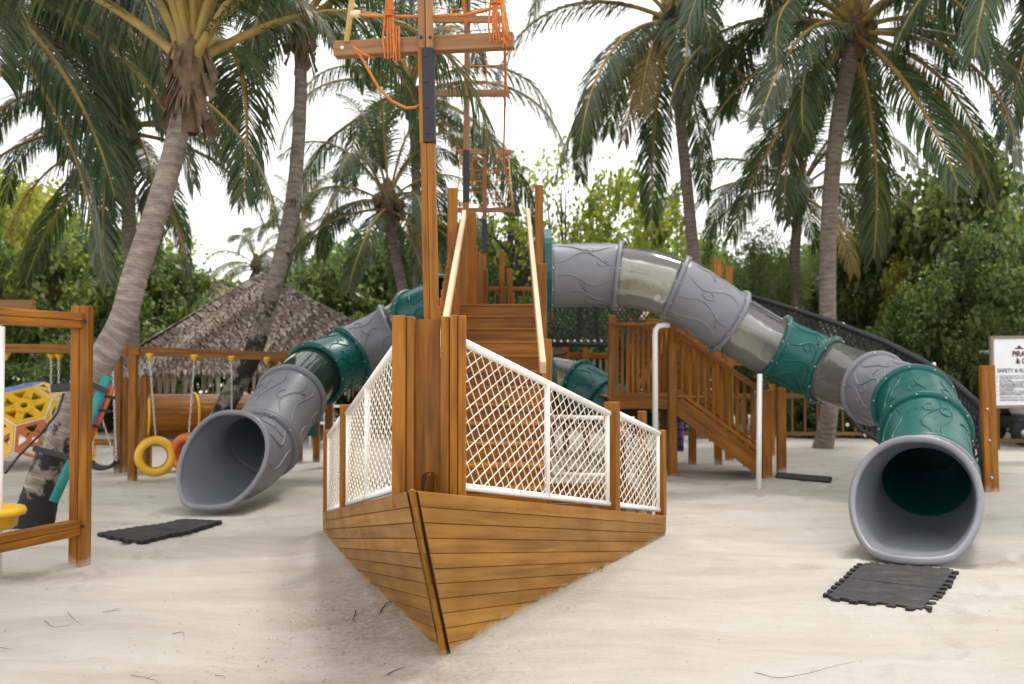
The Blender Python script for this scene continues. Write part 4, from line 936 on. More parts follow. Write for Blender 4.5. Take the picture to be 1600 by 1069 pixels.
# ------------------------------------------------------------------ climbing ball of pentagon and hexagon panels
CB = thing('climbing_ball', 'yellow, orange and blue climbing ball of cut-out pentagon and hexagon panels', 'climbing ball', (P(48, 575, 15.6).x, 15.6, 0))
bmi = bmesh.new(); bmesh.ops.create_icosphere(bmi, subdivisions=1, radius=1); iv = [v.co.copy() for v in bmi.verts]; ifc = [[v.index for v in f.verts] for f in bmi.faces]; bmi.free()
R0 = 1.12; cc = P(48, 575, 15.6); cc.z = 1.43-R0; Q = Quaternion((.3, 1, .2), .5)
def polyface(pts, col):
    pts = [cc+(Q @ p)*R0 for p in pts]; c = sum(pts, V((0, 0, 0)))/len(pts); nr = (c-cc).normalized()
    if c.z < .12 or nr.y > .55: return
    mb = MB(); n = len(pts); th = .05
    def ring(f): return [c+(p-c)*f for p in pts]
    def prism(poly):
        b = len(mb.v); m_ = len(poly)
        for p in poly: mb.v.append(p+nr*th*.5)
        for p in poly: mb.v.append(p-nr*th*.5)
        mb.face([b+i for i in range(m_)]); mb.face([b+m_+i for i in range(m_-1, -1, -1)])
        for i in range(m_): mb.face([b+i, b+m_+i, b+m_+(i+1) % m_, b+(i+1) % m_])
    o, i1, h1, h0 = ring(.975), ring(.80), ring(.44), ring(.15)
    for k in range(n):
        k2 = (k+1) % n; prism([o[k], o[k2], i1[k2], i1[k]]); prism([h1[k], h1[k2], h0[k2], h0[k]])
        w_ = (i1[k2]-i1[k])*.20; wp = (i1[k-1]-i1[k])*.20; prism([i1[k], i1[k]+w_, h1[k]+(h1[k2]-h1[k])*.4, h1[k]+(h1[k-1]-h1[k])*.4, i1[k]+wp])
    mb.build('panel', M[col], CB)
    fr_ = MB(); fr_.tube([p*1 for p in pts], .013, 6, closed=True); fr_.build('panel_joint', M['white'], CB)
ef = {}
for f in ifc:
    pts = []
    for i in range(3): a, b = iv[f[i]], iv[f[(i+1) % 3]]; pts += [a.lerp(b, 1/3), a.lerp(b, 2/3)]
    m_ = sum((Q @ p for p in pts), V((0, 0, 0)))/6
    polyface(pts, 'blue' if m_.z > .62 else ('orange' if m_.x < -.38 and m_.z > -.1 else 'yellow'))
for i, v in enumerate(iv):
    nb_ = [j for f in ifc if i in f for j in f if j != i]; nb_ = list(dict.fromkeys(nb_)); pts = [v.lerp(iv[j], 1/3) for j in nb_]
    c = sum(pts, V((0, 0, 0)))/5; e1 = (pts[0]-c).normalized(); e2 = v.normalized().cross(e1); pts.sort(key=lambda p: math.atan2((p-c).dot(e2), (p-c).dot(e1)))
    z_ = (Q @ v).z; polyface(pts, 'yellow' if i % 3 else 'orange')

# ------------------------------------------------------------------ thatched huts
def hut(cx, cy, zap, half, zeave, label, rows, rot, fringe=True):
    H = thing('thatched_hut', label, 'hut', (cx, cy, 0), 'thatched huts behind the playground'); ap = V((cx, cy, zap)); cs = []
    for k in range(4):
        a = rot+PI/4+k*PI/2; cs.append(V((cx+half*1.414*math.cos(a), cy+half*1.414*math.sin(a), zeave)))
    for k in range(4):
        A, B = cs[k], cs[(k+1) % 4]; nr = (B-A).cross(ap-A).normalized()
        if nr.z < 0: nr = -nr
        mid = (A+B)/2
        if (mid-V((cx, cy, zeave))).normalized().dot(V((-cx, -cy, 0)).normalized()) < -.3: 
            mb = MB(); mb.v = [A, B, ap]; mb.face([0, 1, 2]); mb.build('roof_slope', M['thatch'], H); continue
        mb = MB(); mb.v = [A-nr*.1, B-nr*.1, ap-nr*.1]; mb.face([0, 1, 2]); mb.build('roof_slope', M['thatch'], H)
        for r_ in range(rows):
            f = r_/rows; L0 = A.lerp(ap, f); R0_ = B.lerp(ap, f); wdt = (R0_-L0).length; n_ = max(3, int(wdt/.042)); dn = ((A+B)/2-ap).normalized(); ux = (R0_-L0).normalized(); mb = MB()
            for i in range(n_):
                t = (i+random.uniform(-.4, .4))/n_; w_ = random.uniform(.03, .065); ln = random.uniform(.13, .27); p = L0.lerp(R0_, min(1, max(0, t)))
                lift = random.uniform(.0, .045); sk = ux*random.uniform(-.05, .05); b = len(mb.v)
                mb.v += [p-ux*w_/2-dn*.18, p+ux*w_/2-dn*.18, p+ux*w_*.6+dn*ln*.5+nr*(.04+lift*.6)+sk, p+dn*ln+nr*lift+sk*2, p-ux*w_*.6+dn*ln*.5+nr*(.03+lift*.6)+sk]
                mb.face([b, b+1, b+2, b+4]); mb.face([b+4, b+2, b+3])
            mb.build('thatch_course', M['thatch'], H)
        if fringe:
            mb = MB(); n_ = int((B-A).length/.045)
            for i in range(n_):
                t = random.random(); p = A.lerp(B, t)+V((0, 0, -.02)); ln = random.uniform(.25, .62); w_ = random.uniform(.02, .05); ux = (B-A).normalized(); b = len(mb.v); o = ux*random.uniform(-.06, .06)+nr*random.uniform(-.05, .03)
                mb.v += [p-ux*w_, p+ux*w_, p+ux*w_*.4+o-V((0, 0, ln)), p-ux*w_*.4+o-V((0, 0, ln*.97))]; mb.face([b, b+1, b+2, b+3])
            mb.build('thatch_fringe', M['thatch'], H, kind='stuff')
        # hip ridge
    for k in range(4):
        mb = MB(); n_ = 46
        for i in range(n_):
            p = cs[k].lerp(ap, i/n_)+V((0, 0, .05)); d = (cs[k]-ap).normalized(); s_ = d.cross(V((0, 0, 1))).normalized()
            for sg in (-1, 1):
                w_ = random.uniform(.10, .2); b = len(mb.v); mb.v += [p-d*.12, p+d*.16+V((0, 0, .03)), p+s_*sg*w_+d*.2+V((0, 0, -.05)), p+s_*sg*w_*.8-V((0, 0, .06))]; mb.face([b, b+1, b+2, b+3])
        mb.build('hip_ridge', M['thatch'], H)
    for k in range(4):
        c = cs[k].lerp(V((cx, cy, zeave)), .16); MB().tube([(c.x, c.y, -.1), (c.x, c.y, zeave+.2)], .09, 10).build('post', M['beamold'], H)
    return H
hc_ = P(408, 432, 23.5)
hut(hc_.x, 23.5, hc_.z+.03, 3.4, 1.42, 'large pyramid thatched hut behind the swings', 25, R(24))
hq = P(318, 430, 34); hut(hq.x, 34, hq.z, 3.2, 2.2, 'small far thatched roof peeping over the big hut, left of its peak', 14, R(30), False)

# white furniture under the hut
def chair(x, y, rz, lab):
    t = thing('garden_chair', lab, 'chair', (x, y, 0), 'white chairs under the hut'); c, s_ = math.cos(rz), math.sin(rz); rt = lambda a, b, z: V((x+a*c-b*s_, y+a*s_+b*c, z))
    for a in (-.2, .2):
        for b in (-.2, .2): bm1(rt(a, b, 0), rt(a, b, .44 if b < 0 else .88), .035, .035, (0, 1, 0)).build('leg', M['white'], t)
    bm1(rt(-.23, 0, .45), rt(.23, 0, .45), .46, .03).build('seat', M['white'], t)
    for z in (.62, .74, .86): bm1(rt(-.2, .2, z), rt(.2, .2, z), .02, .07).build('back_slat', M['white'], t)
for k, (px, Y, r_, lb) in enumerate(((505, 19, .4, 'white garden chair nearest the left slide'), (528, 20.5, 2.2, 'white garden chair farther right under the hut edge'), (450, 21.5, 1.2, 'white garden chair deep under the hut'))):
    chair(P(px, 575, Y).x, Y, r_, lb)
tb2 = thing('garden_table', 'round white garden table between the white chairs', 'table', (P(515, 575, 20).x, 20, 0)); xx = P(515, 575, 20).x
MB().lathe((xx, 20, .72), [(.0001, .03), (.42, .03), (.43, .0), (.0001, 0)], 24).build('table_top', M['white'], tb2); MB().tube([(xx, 20, 0), (xx, 20, .72)], .05, 10).build('pedestal', M['white'], tb2)
MB().lathe((xx, 20, 0), [(.28, 0), (.26, .03), (.05, .06)], 20).build('foot', M['white'], tb2)
TB = thing('play_counter', 'teal sided play counter on timber posts beside the left slide', 'play counter', (P(485, 575, 16).x, 16, 0))
bm1(P(470, 660, 16), P(498, 660, 16), .3, .42).build('side_panel', M['teal'], TB)
for px in (468, 495): post(px, 640, 0, 16.0, .10, TB)

# ------------------------------------------------------------------ fences
def fence(px0, px1, Y, z1, step, label, mat='beamold', postev=6, grp='dark timber fences round the sand'):
    xa, xb = P(px0, 575, Y).x, P(px1, 575, Y).x; t = thing('timber_fence', label, 'fence', ((xa+xb)/2, Y, 0), grp)
    bm1((xa, Y, z1), (xb, Y, z1), .06, .09).build('rail', M[mat], t); bm1((xa, Y, .14), (xb, Y, .14), .05, .07).build('rail', M[mat], t)
    n = int((xb-xa)/step)
    for i in range(n+1):
        x = xa+(xb-xa)*i/n
        if i % postev == 0: bm1((x, Y+.04, -.1), (x, Y+.04, z1+.06), .12, .12, (0, 1, 0)).build('post', M[mat], t)
        else: bm1((x, Y+.004, .12), (x, Y+.004, z1-.03), .045, .03, (0, 1, 0)).build('picket', M[mat], t)
fence(1060, 1395, 20.6, .92, .26, 'dark picket fence behind the right palm trunk')
fence(1555, 1760, 18.6, .98, .5, 'dark fence behind the notice board')
fence(560, 960, 22.5, .95, .28, 'dark picket fence seen under the rear deck')
# notice board
NBD = thing('notice_board', 'white safety notice board in a grey wooden frame at the right edge', 'sign', (P(1570, 575, 16.5).x, 16.5, 0))
Yn = 16.5; bl, bt = P(1553, 634, Yn), P(1553, 529, Yn); Wd = .92; Hh = bt.z-bl.z; slant = .012
def nb_pt(u, v, o=0): return V((bl.x+u, Yn-o, bl.z+v+u*slant))
mb = MB(); mb.beam(nb_pt(0, Hh/2), nb_pt(Wd, Hh/2), .03, Hh); mb.build('board', M['signwhite'], NBD)
for (a_, b_, nm) in ((nb_pt(-.03, -.02, .005), nb_pt(-.03, Hh+.04, .005), 'frame_side'), (nb_pt(Wd+.03, -.02, .005), nb_pt(Wd+.03, Hh+.04, .005), 'frame_side'), (nb_pt(0.0, Hh+.015, .004), nb_pt(Wd, Hh+.015, .004), 'frame_rail'), (nb_pt(0.0, -.02, .004), nb_pt(Wd, -.02, .004), 'frame_rail')):
    bm1(a_, b_, .05, .06, (0, 1, 0)).build(nm, M['signframe'], NBD)
for u in (.0, Wd): q = nb_pt(u, 0, -.03); bm1((q.x, q.y+.03, -.1), (q.x+.0, q.y+.03, bl.z+Hh), .07, .05, (0, 1, 0)).build('post', M['signframe'], NBD)
TXT = []
def text(body, u, v, size, mat='ink', bold=0.0, sx=1.0, shear=0):
    cu = bpy.data.curves.new('lettering', 'FONT'); cu.body = body; cu.size = size; cu.offset = bold; cu.extrude = .001; cu.materials.append(M[mat]); cu.shear = shear
    o = bpy.data.objects.new('lettering', cu); C.objects.link(o); o.parent = NBD; o.location = nb_pt(u, v, .022)-WL[NBD.name]; o.rotation_euler = (PI/2, 0, 0); o.scale = (sx, 1, 1); WL[o.name] = o.location; TXT.append(o)
text('PiRAtES', .30, Hh-.30, .125, 'inkred', .004, .85); text('& COVE', .36, Hh-.42, .125, 'inkred', .004, .85)
mb = MB(); c0 = nb_pt(.42, Hh-.15, .02); mb.ball(c0, .03, 10, (1, .15, 1)); mb.beam(c0+V((-.07, 0, -.02)), c0+V((.07, 0, -.02)), .006, .02); mb.build('pirate_emblem', M['inkred'], NBD)
text('SAFETY & RULES', .05, Hh-.565, .095, 'ink', .001, .85)
for k, (v, ln) in enumerate(((.66, ['FOR CHILDREN UP TO 12 YEARS ONLY']), (.73, ['CHILDREN MUST BE ACCOMPANIED', 'AT ALL TIMES']), (.83, ['ALL FOOTWEAR, EYEGLASSES', 'AND SHARP OBJECTS MUST', 'BE REMOVED BEFORE PLAY']), (.965, ['FOOD, BEVERAGES, BOTTLES', 'NOT PERMITTED']), (1.06-.015, []))):
    pass
rows_ = [('FOR CHILDREN UP TO 12 YEARS', 1), ('CHILDREN MUST BE ACCOMPANIED', 1), ('AT ALL TIMES', 0), ('ALL FOOTWEAR, EYEGLASSES', 1), ('AND SHARP OBJECTS MUST', 0), ('BE REMOVED BEFORE PLAY', 0), ('FOOD, BEVERAGES, BOTTLES', 1), ('NOT PERMITTED', 0), ('PLEASE ADHERE TO THE SIGNS', 1), ('HARMING OTHER CHILDREN', 0), ('REFRAIN FROM CLIMBING', 1)]
v = Hh-.635
for tx, bl_ in rows_:
    text(tx, .085, v, .036, 'ink', .0, .9)
    if bl_: MB().ball(nb_pt(.045, v+.012, .02), .008, 8, (1, .2, 1)).build('bullet', M['ink'], NBD)
    v -= .028 if not bl_ else .034
text('OPEN FROM 10AM - 6PM', .09, v-.01, .036); text('HAVE FUN AND STAY SAFE', .09, v-.055, .042, 'ink', .0005)
# buggy
BG = thing('golf_buggy', 'white roofed golf buggy parked behind the notice board', 'golf buggy', (P(1600, 575, 19.8).x, 19.8, 0)); bxx = P(1605, 575, 19.8).x
MB().box((bxx+.3, 19.8, 1.82), 2.0, 1.2, .06, .02).build('roof', M['white'], BG); MB().box((bxx+.4, 19.8, .42), 1.8, 1.1, .22, .05).build('chassis', M['black'], BG)
MB().box((bxx+.3, 19.8, .66), .9, 1.05, .26, .06).build('body_panel', M['white'], BG); MB().box((bxx+.4, 19.8, .86), .6, 1.0, .12, .05).build('seat', M['glassdark'], BG)
for sx in (-.5, 1.1):
    for sy in (-.62, .62):
        wh = MB().lathe((bxx+.3+sx-.2, 19.8+sy, .24), [(.12, -.08), (.21, -.09), (.245, -.05), (.245, .05), (.21, .09), (.12, .08)], 24, V((0, 1, 0))).build('wheel', M['rubber'], BG)
        MB().lathe((bxx+.3+sx-.2, 19.8+sy, .24), [(.0001, -.07), (.12, -.06), (.12, .06), (.0001, .07)], 16, V((0, 1, 0))).build('hub', M['steel'], wh)
for sx in (-.6, .9):
    for sy in (-.5, .5): MB().tube([(bxx+.3+sx, 19.8+sy, .5), (bxx+.3+sx*.95, 19.8+sy, 1.8)], .02, 8).build('roof_post', M['beamold'], BG)

# ------------------------------------------------------------------ stones behind the ship
SPX = []
sgp = 'rough stones behind the ship netting'
for i in range(16):
    px = random.uniform(862, 985); Y = random.uniform(14.5, 17.2); p = P(px, 575, Y); r_ = random.uniform(.08, .2); bmx = bmesh.new(); bmesh.ops.create_icosphere(bmx, subdivisions=2, radius=r_)
    for v in bmx.verts: v.co *= random.uniform(.82, 1.12); v.co.z *= .7
    me = bpy.data.meshes.new('stone'); bmx.to_mesh(me); bmx.free(); me.materials.append(M['stone']); o = bpy.data.objects.new('stone', me); C.objects.link(o); o.location = (p.x, Y, r_*.3)
    SPX.append((px, Y, r_, o))
SPX.sort(key=lambda q: q[0]); ORD = ['first', 'second', 'third', 'fourth', 'fifth', 'sixth', 'seventh', 'eighth']
for i, (px, Y, r_, o) in enumerate(SPX):
    nm = (ORD[i]+' stone from the left') if i < 8 else (ORD[15-i]+' stone from the right')
    tag(o, ('large ' if r_ > .14 else 'small ')+'rough grey brown stone behind the ship netting, '+nm, 'stone', sgp)
# twigs on the sand
twl = ['short dark twig on the sand left of the hull', 'longer dark twig touching the left hull planks', 'thin twig on the sand in front of the bow, lower left', 'dark root end against the right hull planks', 'thin curved root lying at the lower right', 'tiny twig near the left edge of the sand', 'forked thin twig on the sand below the near timber post', 'straight thin twig below the forked one', 'pale bent twig on the sand right of the forked one', 'hooked thin twig in the middle of the left foreground', 'short twig at the lower left corner of the sand', 'long thin twig at the very front, left of the bow', 'small curved twig at the front edge between the long twig and the bow']
for k, pts in enumerate(([(556, 948), (552, 960), (556, 966)], [(594, 958), (604, 948), (618, 944)], [(604, 1054), (618, 1047), (634, 1042)], [(938, 888), (941, 893), (939, 898)], [(1180, 1058), (1225, 1062), (1290, 1050), (1335, 1038)], [(70, 968), (84, 978), (110, 976)], [(105, 955), (116, 968), (127, 976)], [(160, 957), (175, 954), (188, 953)], [(270, 988), (286, 986), (288, 998)], [(0, 1003), (10, 1005), (20, 1009)], [(205, 1046), (230, 1052), (254, 1060)], [(335, 1045), (347, 1046), (353, 1051)])):
    mb = MB(); pp_ = []
    for (a, b) in pts: q = G(a, b); pp_.append(V((q.x, q.y, gz(q.x, q.y)+.010)))
    if len(pp_) > 2: pp_ = [p for sg_ in catmull(pp_, 5) for p in sg_[:-1]]+[pp_[-1]]
    pp_ = [p+V((random.uniform(-.004, .004), random.uniform(-.006, .006), 0)) for p in pp_]; n_ = len(pp_); r0_ = .0042 if k < 4 else .0020
    mb.tube(pp_, [r0_*(1-.7*i/n_) for i in range(n_)], 5)
    if k % 3 == 1: mb.tube([pp_[n_//2], pp_[n_//2]+V((.02, .03, .006)), pp_[n_//2]+V((.05, .04, .004))], [r0_*.6, r0_*.4, r0_*.2], 4)
    tag(mb.build('twig', M['twig']), twl[k], 'twig', 'twigs and roots on the sand')
# scattered leaf litter, uncountable
def scatter():
    n = 1700; side = rng.random(n) < .55
    x = np.where(side, rng.normal(-.95, .5, n), rng.uniform(-8, 8, n)); y = np.where(side, rng.normal(6.0, .9, n), rng.uniform(4, 18, n))
    t = (y-4.75)/4.2; keep = ~((t > 0) & (x > -.48-1.3*t-.05) & (x < -.48+1.85*t+.05) & (y < 9.2)); x, y = x[keep], y[keep]; n = len(x)
    z = ground_z(x, y)+.006; a = rng.uniform(0, 6.28, n); L = rng.uniform(.003, .011, n)*(1+(y > 9)*1.2); W_ = L*rng.uniform(.2, .6, n); c, s_ = np.cos(a), np.sin(a)
    co = np.stack([np.stack([x+c*L, y+s_*L, z+rng.uniform(0, .006, n)], -1), np.stack([x-s_*W_, y+c*W_, z], -1), np.stack([x-c*L, y-s_*L, z+rng.uniform(0, .006, n)], -1), np.stack([x+s_*W_, y-c*W_, z+.002], -1)], 1).reshape(-1, 3)
    o = bpy.data.objects.new('leaf_litter', np_mesh('leaf_litter', co, np.arange(n*4).reshape(-1, 4), [M['litter']])); C.objects.link(o); tag(o, 'specks of dry leaf and bark littered over the sand', 'leaf litter', kind='stuff')
scatter()

# ------------------------------------------------------------------ palms
def make_frond(seed, pitch, droop, L=4.0, nl=92, dry=False, ll=.75):
    rnd = random.Random(seed); mb = MB(); N = 22; pts = []; p = V((0, 0, 0)); a = pitch; ds = L/N; tw = rnd.uniform(-.25, .25); az = 0
    for i in range(N+1):
        pts.append(p.copy()); f = i/N; a -= droop*(.3+1.4*f)/N*max(.15, math.cos(a)*.8+.35); az += tw/N; p = p+V((math.cos(a)*math.cos(az), math.cos(a)*math.sin(az), math.sin(a)))*ds
    rad = [.045*(1-i/N)**.75+.005 for i in range(N+1)]; rad[0] = .075; mb.tube(pts, rad, 6, m=0, caps=False)
    up = V((0, 0, 1))
    for k in range(nl):
        f = .16+.84*(k+rnd.uniform(-.3, .3))/nl; x = min(N-.001, max(0, f*N)); i = int(x); q = pts[i].lerp(pts[i+1], x-i); t = (pts[i+1]-pts[i]).normalized()
        s_ = t.cross(up); s_ = s_.normalized() if s_.length > .05 else V((0, 1, 0)); nrm = s_.cross(t).normalized()
        prof = math.sin(PI*min(1, max(0, .10+.86*(f-.16)/.84)))**.55
        for sg in (-1, 1):
            ln = ll*prof*rnd.uniform(.86, 1.1)+.08; fwd = .45+.9*f; d = (s_*sg+t*fwd+nrm*rnd.uniform(-.05, .22)).normalized(); wd = rnd.uniform(.012, .019); hang = rnd.uniform(.5, 1.15)*(1.3 if abs(math.sin(pitch)) < .9 else .9)
            wv = (t-d*t.dot(d)).normalized()*wd; c = [q]; dd = d.copy(); cur = q.copy()
            for j in range(3): dd = (dd+V((0, 0, -hang*(.22+.20*j)))).normalized(); cur = cur+dd*ln/3; c.append(cur)
            b = len(mb.v); mb.v += [c[0]-wv*.45, c[0]+wv*.45, c[1]-wv, c[1]+wv, c[2]-wv*.8, c[2]+wv*.8, c[3]]
            mb.face([b, b+1, b+3, b+2], None, 1); mb.face([b+2, b+3, b+5, b+4], None, 1); mb.face([b+4, b+5, b+6], None, 1)
    return mb.mesh('frond', [M['rachis'], M['fronddry' if dry else 'frond']])
FR = {}
for j, (pi_, dr) in enumerate(((80, 1.5), (62, 1.9), (42, 2.1), (20, 1.9), (-8, 1.5), (-38, .9))):
    FR[j] = [make_frond(j*10+s_, R(pi_), dr) for s_ in range(2)]
FRD = [make_frond(99, R(-25), 1.1, 3.4, 60, True), make_frond(98, R(-55), .6, 3.0, 60, True)]
def trunk_mesh(pts, r0, r1, root, mat, rings=.085, flare=1.35, name='trunk'):
    sp = []
    for seg in catmull([V(p) for p in pts], 10): sp += seg[:-1]
    sp.append(V(pts[-1])); L = [0]
    for a, b in zip(sp[:-1], sp[1:]): L.append(L[-1]+(b-a).length)
    tot = L[-1]; n = int(tot/rings)*3; out = []; rad = []; j = 0
    for i in range(n+1):
        d = tot*i/n
        while j < len(L)-2 and L[j+1] < d: j += 1
        f = (d-L[j])/max(1e-6, L[j+1]-L[j]); out.append(sp[j].lerp(sp[j+1], f)); g_ = d/tot
        r_ = r0+(r1-r0)*g_**.8; r_ *= 1+(flare-1)*math.exp(-d/.35); r_ *= 1+(.012, -.004, -.008)[i % 3]+random.uniform(-.008, .008); rad.append(r_)
    MB().tube(out, rad, 18).build(name, mat, root)
def palm(label, tpts, r0, r1, nf, scale, mat='palm', seed=1, tiers=(0, 1, 2, 3, 4, 5), wts=None, nuts=5, dry=1, extra=(), grp='coconut palms round the playground', azr=None):
    rnd = random.Random(seed); base = V(tpts[0]); top = V(tpts[-1])
    root = thing('palm_tree', label, 'palm tree', (base.x, base.y, 0), grp)
    trunk_mesh(tpts, r0, r1, root, M[mat])
    o = V(top)
    mb = MB(); mb.lathe(o+V((0, 0, -.35)), [(r1*1.0, -.25), (r1*1.2, .05), (r1*1.6, .4), (r1*1.5, .65), (r1*.5, .95)], 14)
    for k in range(44):
        a = rnd.uniform(0, 6.28); u = V((math.cos(a), math.sin(a), 0)); p0 = o+u*r1*1.35; b = len(mb.v); s_ = V((-u.y, u.x, 0))*rnd.uniform(.02, .06); h_ = rnd.uniform(-.35, .35)
        mb.v += [p0-s_+V((0, 0, h_)), p0+s_+V((0, 0, h_)), p0+u*.15+s_*.4+V((0, 0, h_-.3)), p0+u*.1-s_*.3+V((0, 0, h_-.35))]; mb.face([b, b+1, b+2, b+3])
    mb.build('fibre_sheath', M['fibre'], root)
    lst = []
    ga = 2.399
    for k in range(nf):
        f = k/nf; tier = tiers[min(len(tiers)-1, int(f*len(tiers)))]
        az = k*ga+rnd.uniform(-.25, .25)
        if azr: az = rnd.uniform(*azr)
        lst.append((tier, az, scale*rnd.uniform(.85, 1.1)))
    for (tier, azd, sc) in extra: lst.append((tier, R(azd), sc))
    for (tier, az, sc) in lst:
        fo = bpy.data.objects.new('frond', FR[tier][rnd.randrange(2)]); C.objects.link(fo); fo.parent = root
        u = V((math.cos(az), math.sin(az), 0)); fo.location = o+u*r1*.7+V((0, 0, .35-.11*tier))-WL[root.name]; fo.rotation_euler = (rnd.uniform(-.25, .25), rnd.uniform(-.12, .12), az); fo.scale = (sc,)*3
    for k in range(dry):
        az = rnd.uniform(0, 6.28); fo = bpy.data.objects.new('frond', FRD[k % 2]); C.objects.link(fo); fo.parent = root; fo['label'] = 'yellowing old frond'
        fo.location = o+V((math.cos(az)*r1, math.sin(az)*r1, -.15))-WL[root.name]; fo.rotation_euler = (0, 0, az); fo.scale = (scale*.9,)*3
    for k in range(nuts):
        az = rnd.uniform(0, 6.28); c = o+V((math.cos(az)*(r1+.16), math.sin(az)*(r1+.16), rnd.uniform(-.25, .1))); MB().ball(c, .12, 12, (1, 1, 1.2)).build('coconut', M['coconut'], root)
    return root
def TP(*a): return [P(*q) for q in a]
p1b = G(44, 822)
P1 = palm('thick leaning palm with scorched base and foam pads, nearest at left', [V((p1b.x, p1b.y, -.15))]+TP((72, 745, 9.45), (98, 680, 9.45), (128, 612, 9.5), (164, 555, 9.55), (193, 498, 9.6), (210, 435, 9.65), (238, 350, 9.7), (267, 255, 9.75), (282, 190, 9.75), (296, 115, 9.75)), .165, .098, 20, 1.0, 'palmchar', 11, (0, 0, 1, 1, 2), nuts=0, dry=0, extra=((2, -30, .5), (5, -10, .42)))
palm('slim dark palm behind the nearest one, trunk almost upright', [V((P(205, 575, 19.5).x, 19.5, 0))]+TP((206, 500, 19.5), (202, 350, 19.5), (197, 260, 19.5), (189, 200, 19.5)), .16, .13, 26, .92, seed=12, dry=2, nuts=7)
palm('palm with blackened curving trunk leaning right in front of the thatched hut', [V((P(318, 575, 14.4).x, 14.4, -.1))]+TP((345, 650, 14.4), (392, 560, 14.4), (428, 445, 14.5), (455, 330, 14.6), (467, 210, 14.7), (470, 130, 14.7), (470, 50, 14.7)), .165, .085, 28, .78, 'palmdark', 14, dry=0, nuts=0, tiers=(0, 1, 2, 2, 3))
palm('tall palm behind the foremast with straight grey trunk', [V((P(655, 575, 25).x, 25, 0))]+TP((654, 480, 25), (651, 330, 25), (648, 230, 25), (640, 150, 25)), .14, .11, 22, 1.15, seed=15, dry=1)
palm('lower palm with silvery drooping fronds left of the foremast', [V((P(640, 575, 22).x, 22, 0))]+TP((632, 480, 22), (618, 400, 22), (606, 320, 22)), .13, .11, 20, .72, seed=16, tiers=(0, 1, 2, 3, 3, 4, 5), dry=1)
palm('tall palm with slightly leaning trunk above the clear slide section', [V((P(1100, 575, 21.5).x, 21.5, 0))]+TP((1092, 500, 21.5), (1081, 370, 21.5), (1066, 220, 21.5), (1052, 90, 21.5), (1046, 30, 21.5)), .15, .11, 28, 1.12, seed=17, dry=3)
palm('large full-crowned palm standing in the sand right of the tower', [V((G(1284, 700).x, G(1284, 700).y, -.1))]+TP((1294, 655, 18.4), (1297, 610, 18.4), (1293, 480, 18.5), (1296, 330, 18.5), (1308, 200, 18.5), (1328, 90, 18.5), (1335, 45, 18.5)), .16, .145, 38, 1.1, seed=23, dry=2, tiers=(0, 1, 2, 2, 3, 3, 4, 4, 5))
palm('short brown-trunked palm half hidden behind the large right palm', [V((P(1235, 575, 26).x, 26, 0))]+TP((1239, 480, 26), (1243, 380, 26), (1250, 300, 26)), .15, .13, 18, 1.0, seed=19, tiers=(0, 1, 2, 3, 3), dry=1)
palm('palm with crown above the upper right corner of the photo', [V((11.5, 15.5, 0)), V((11.2, 15.5, 3)), V((10.2, 15.3, 6)), V((8.9, 15.0, 8.4))], .17, .13, 22, 1.1, seed=20, dry=0, tiers=(1, 2, 3, 4))
palm('palm whose fronds hang into the upper left corner of the photo', [V((-9.5, 14, 0)), V((-9.0, 14, 3)), V((-8.0, 13.5, 5.8)), V((-7.4, 13.3, 7.0))], .17, .13, 27, 1.05, seed=21, dry=1, tiers=(1, 2, 3, 4, 4, 5))
palm('palm above the left top edge between the two left trunks', [V((-11.5, 17.5, 0)), V((-11.0, 17.3, 3)), V((-9.8, 17, 6)), V((-7.7, 16.5, 8.6))], .16, .12, 22, 1.1, seed=22, dry=1, tiers=(1, 2, 3, 4, 4, 5))
palm('small far palm on the skyline left of the hut peak', [V((P(404, 575, 42).x, 42, 0))]+TP((402, 470, 42), (400, 418, 42)), .14, .12, 14, .7, seed=24, dry=0, nuts=0, tiers=(1, 2, 3, 4))
palm('small far palm on the skyline right of the blackened trunk', [V((P(478, 575, 40).x, 40, 0))]+TP((474, 450, 40), (470, 365, 40)), .14, .12, 16, .8, seed=25, dry=0, nuts=0, tiers=(0, 1, 2, 3, 4))

# straps and foam noodles on the leaning palm
def strap(px0, py0, px1, py1, Y, lab, w_=.05, par=None):
    a, b = P(px0, py0, Y), P(px1, py1, Y); t = bm1(a, b, .012, w_).build('strap', M['black'], par); return t
def noodle(pa, pb, r_, mat, lab):
    t = thing('foam_noodle', lab, 'foam tube', (min(pa.x, pb.x), pa.y, min(pa.z, pb.z)), 'foam tubes strapped to the leaning palm'); MB().tube([pa, pa.lerp(pb, .5)+V((.01, 0, 0)), pb], r_, 14).build('foam_tube', M[mat], t); return t
N1 = noodle(P(168, 588, 9.2), P(84, 784, 8.95), .042, 'aqua', 'long teal foam tube strapped along the leaning palm')
strap(52, 700, 113, 716, 8.93, 'x', .05, N1); strap(138, 598, 168, 612, 9.12, 'x', .05, N1)
N2 = noodle(P(160, 608, 9.75), P(118, 712, 9.6), .026, 'blue', 'thin blue foam tube beside the teal one'); N3 = noodle(P(167, 603, 9.8), P(124, 710, 9.65), .024, 'purple', 'thin purple foam tube between blue and orange'); N4 = noodle(P(176, 604, 9.85), P(140, 688, 9.7), .028, 'orange', 'orange foam tube on the right side of the leaning palm')
for (a, b, c, d) in ((152, 617, 180, 622), (146, 640, 174, 643), (138, 664, 160, 668)): strap(a, b, c, d, 9.6, 'x', .03, N4)
pd = thing('black_wrap', 'black rubber wrap tied round the leaning palm below the foam tubes', 'wrap', P(95, 608, 9.2)*1)
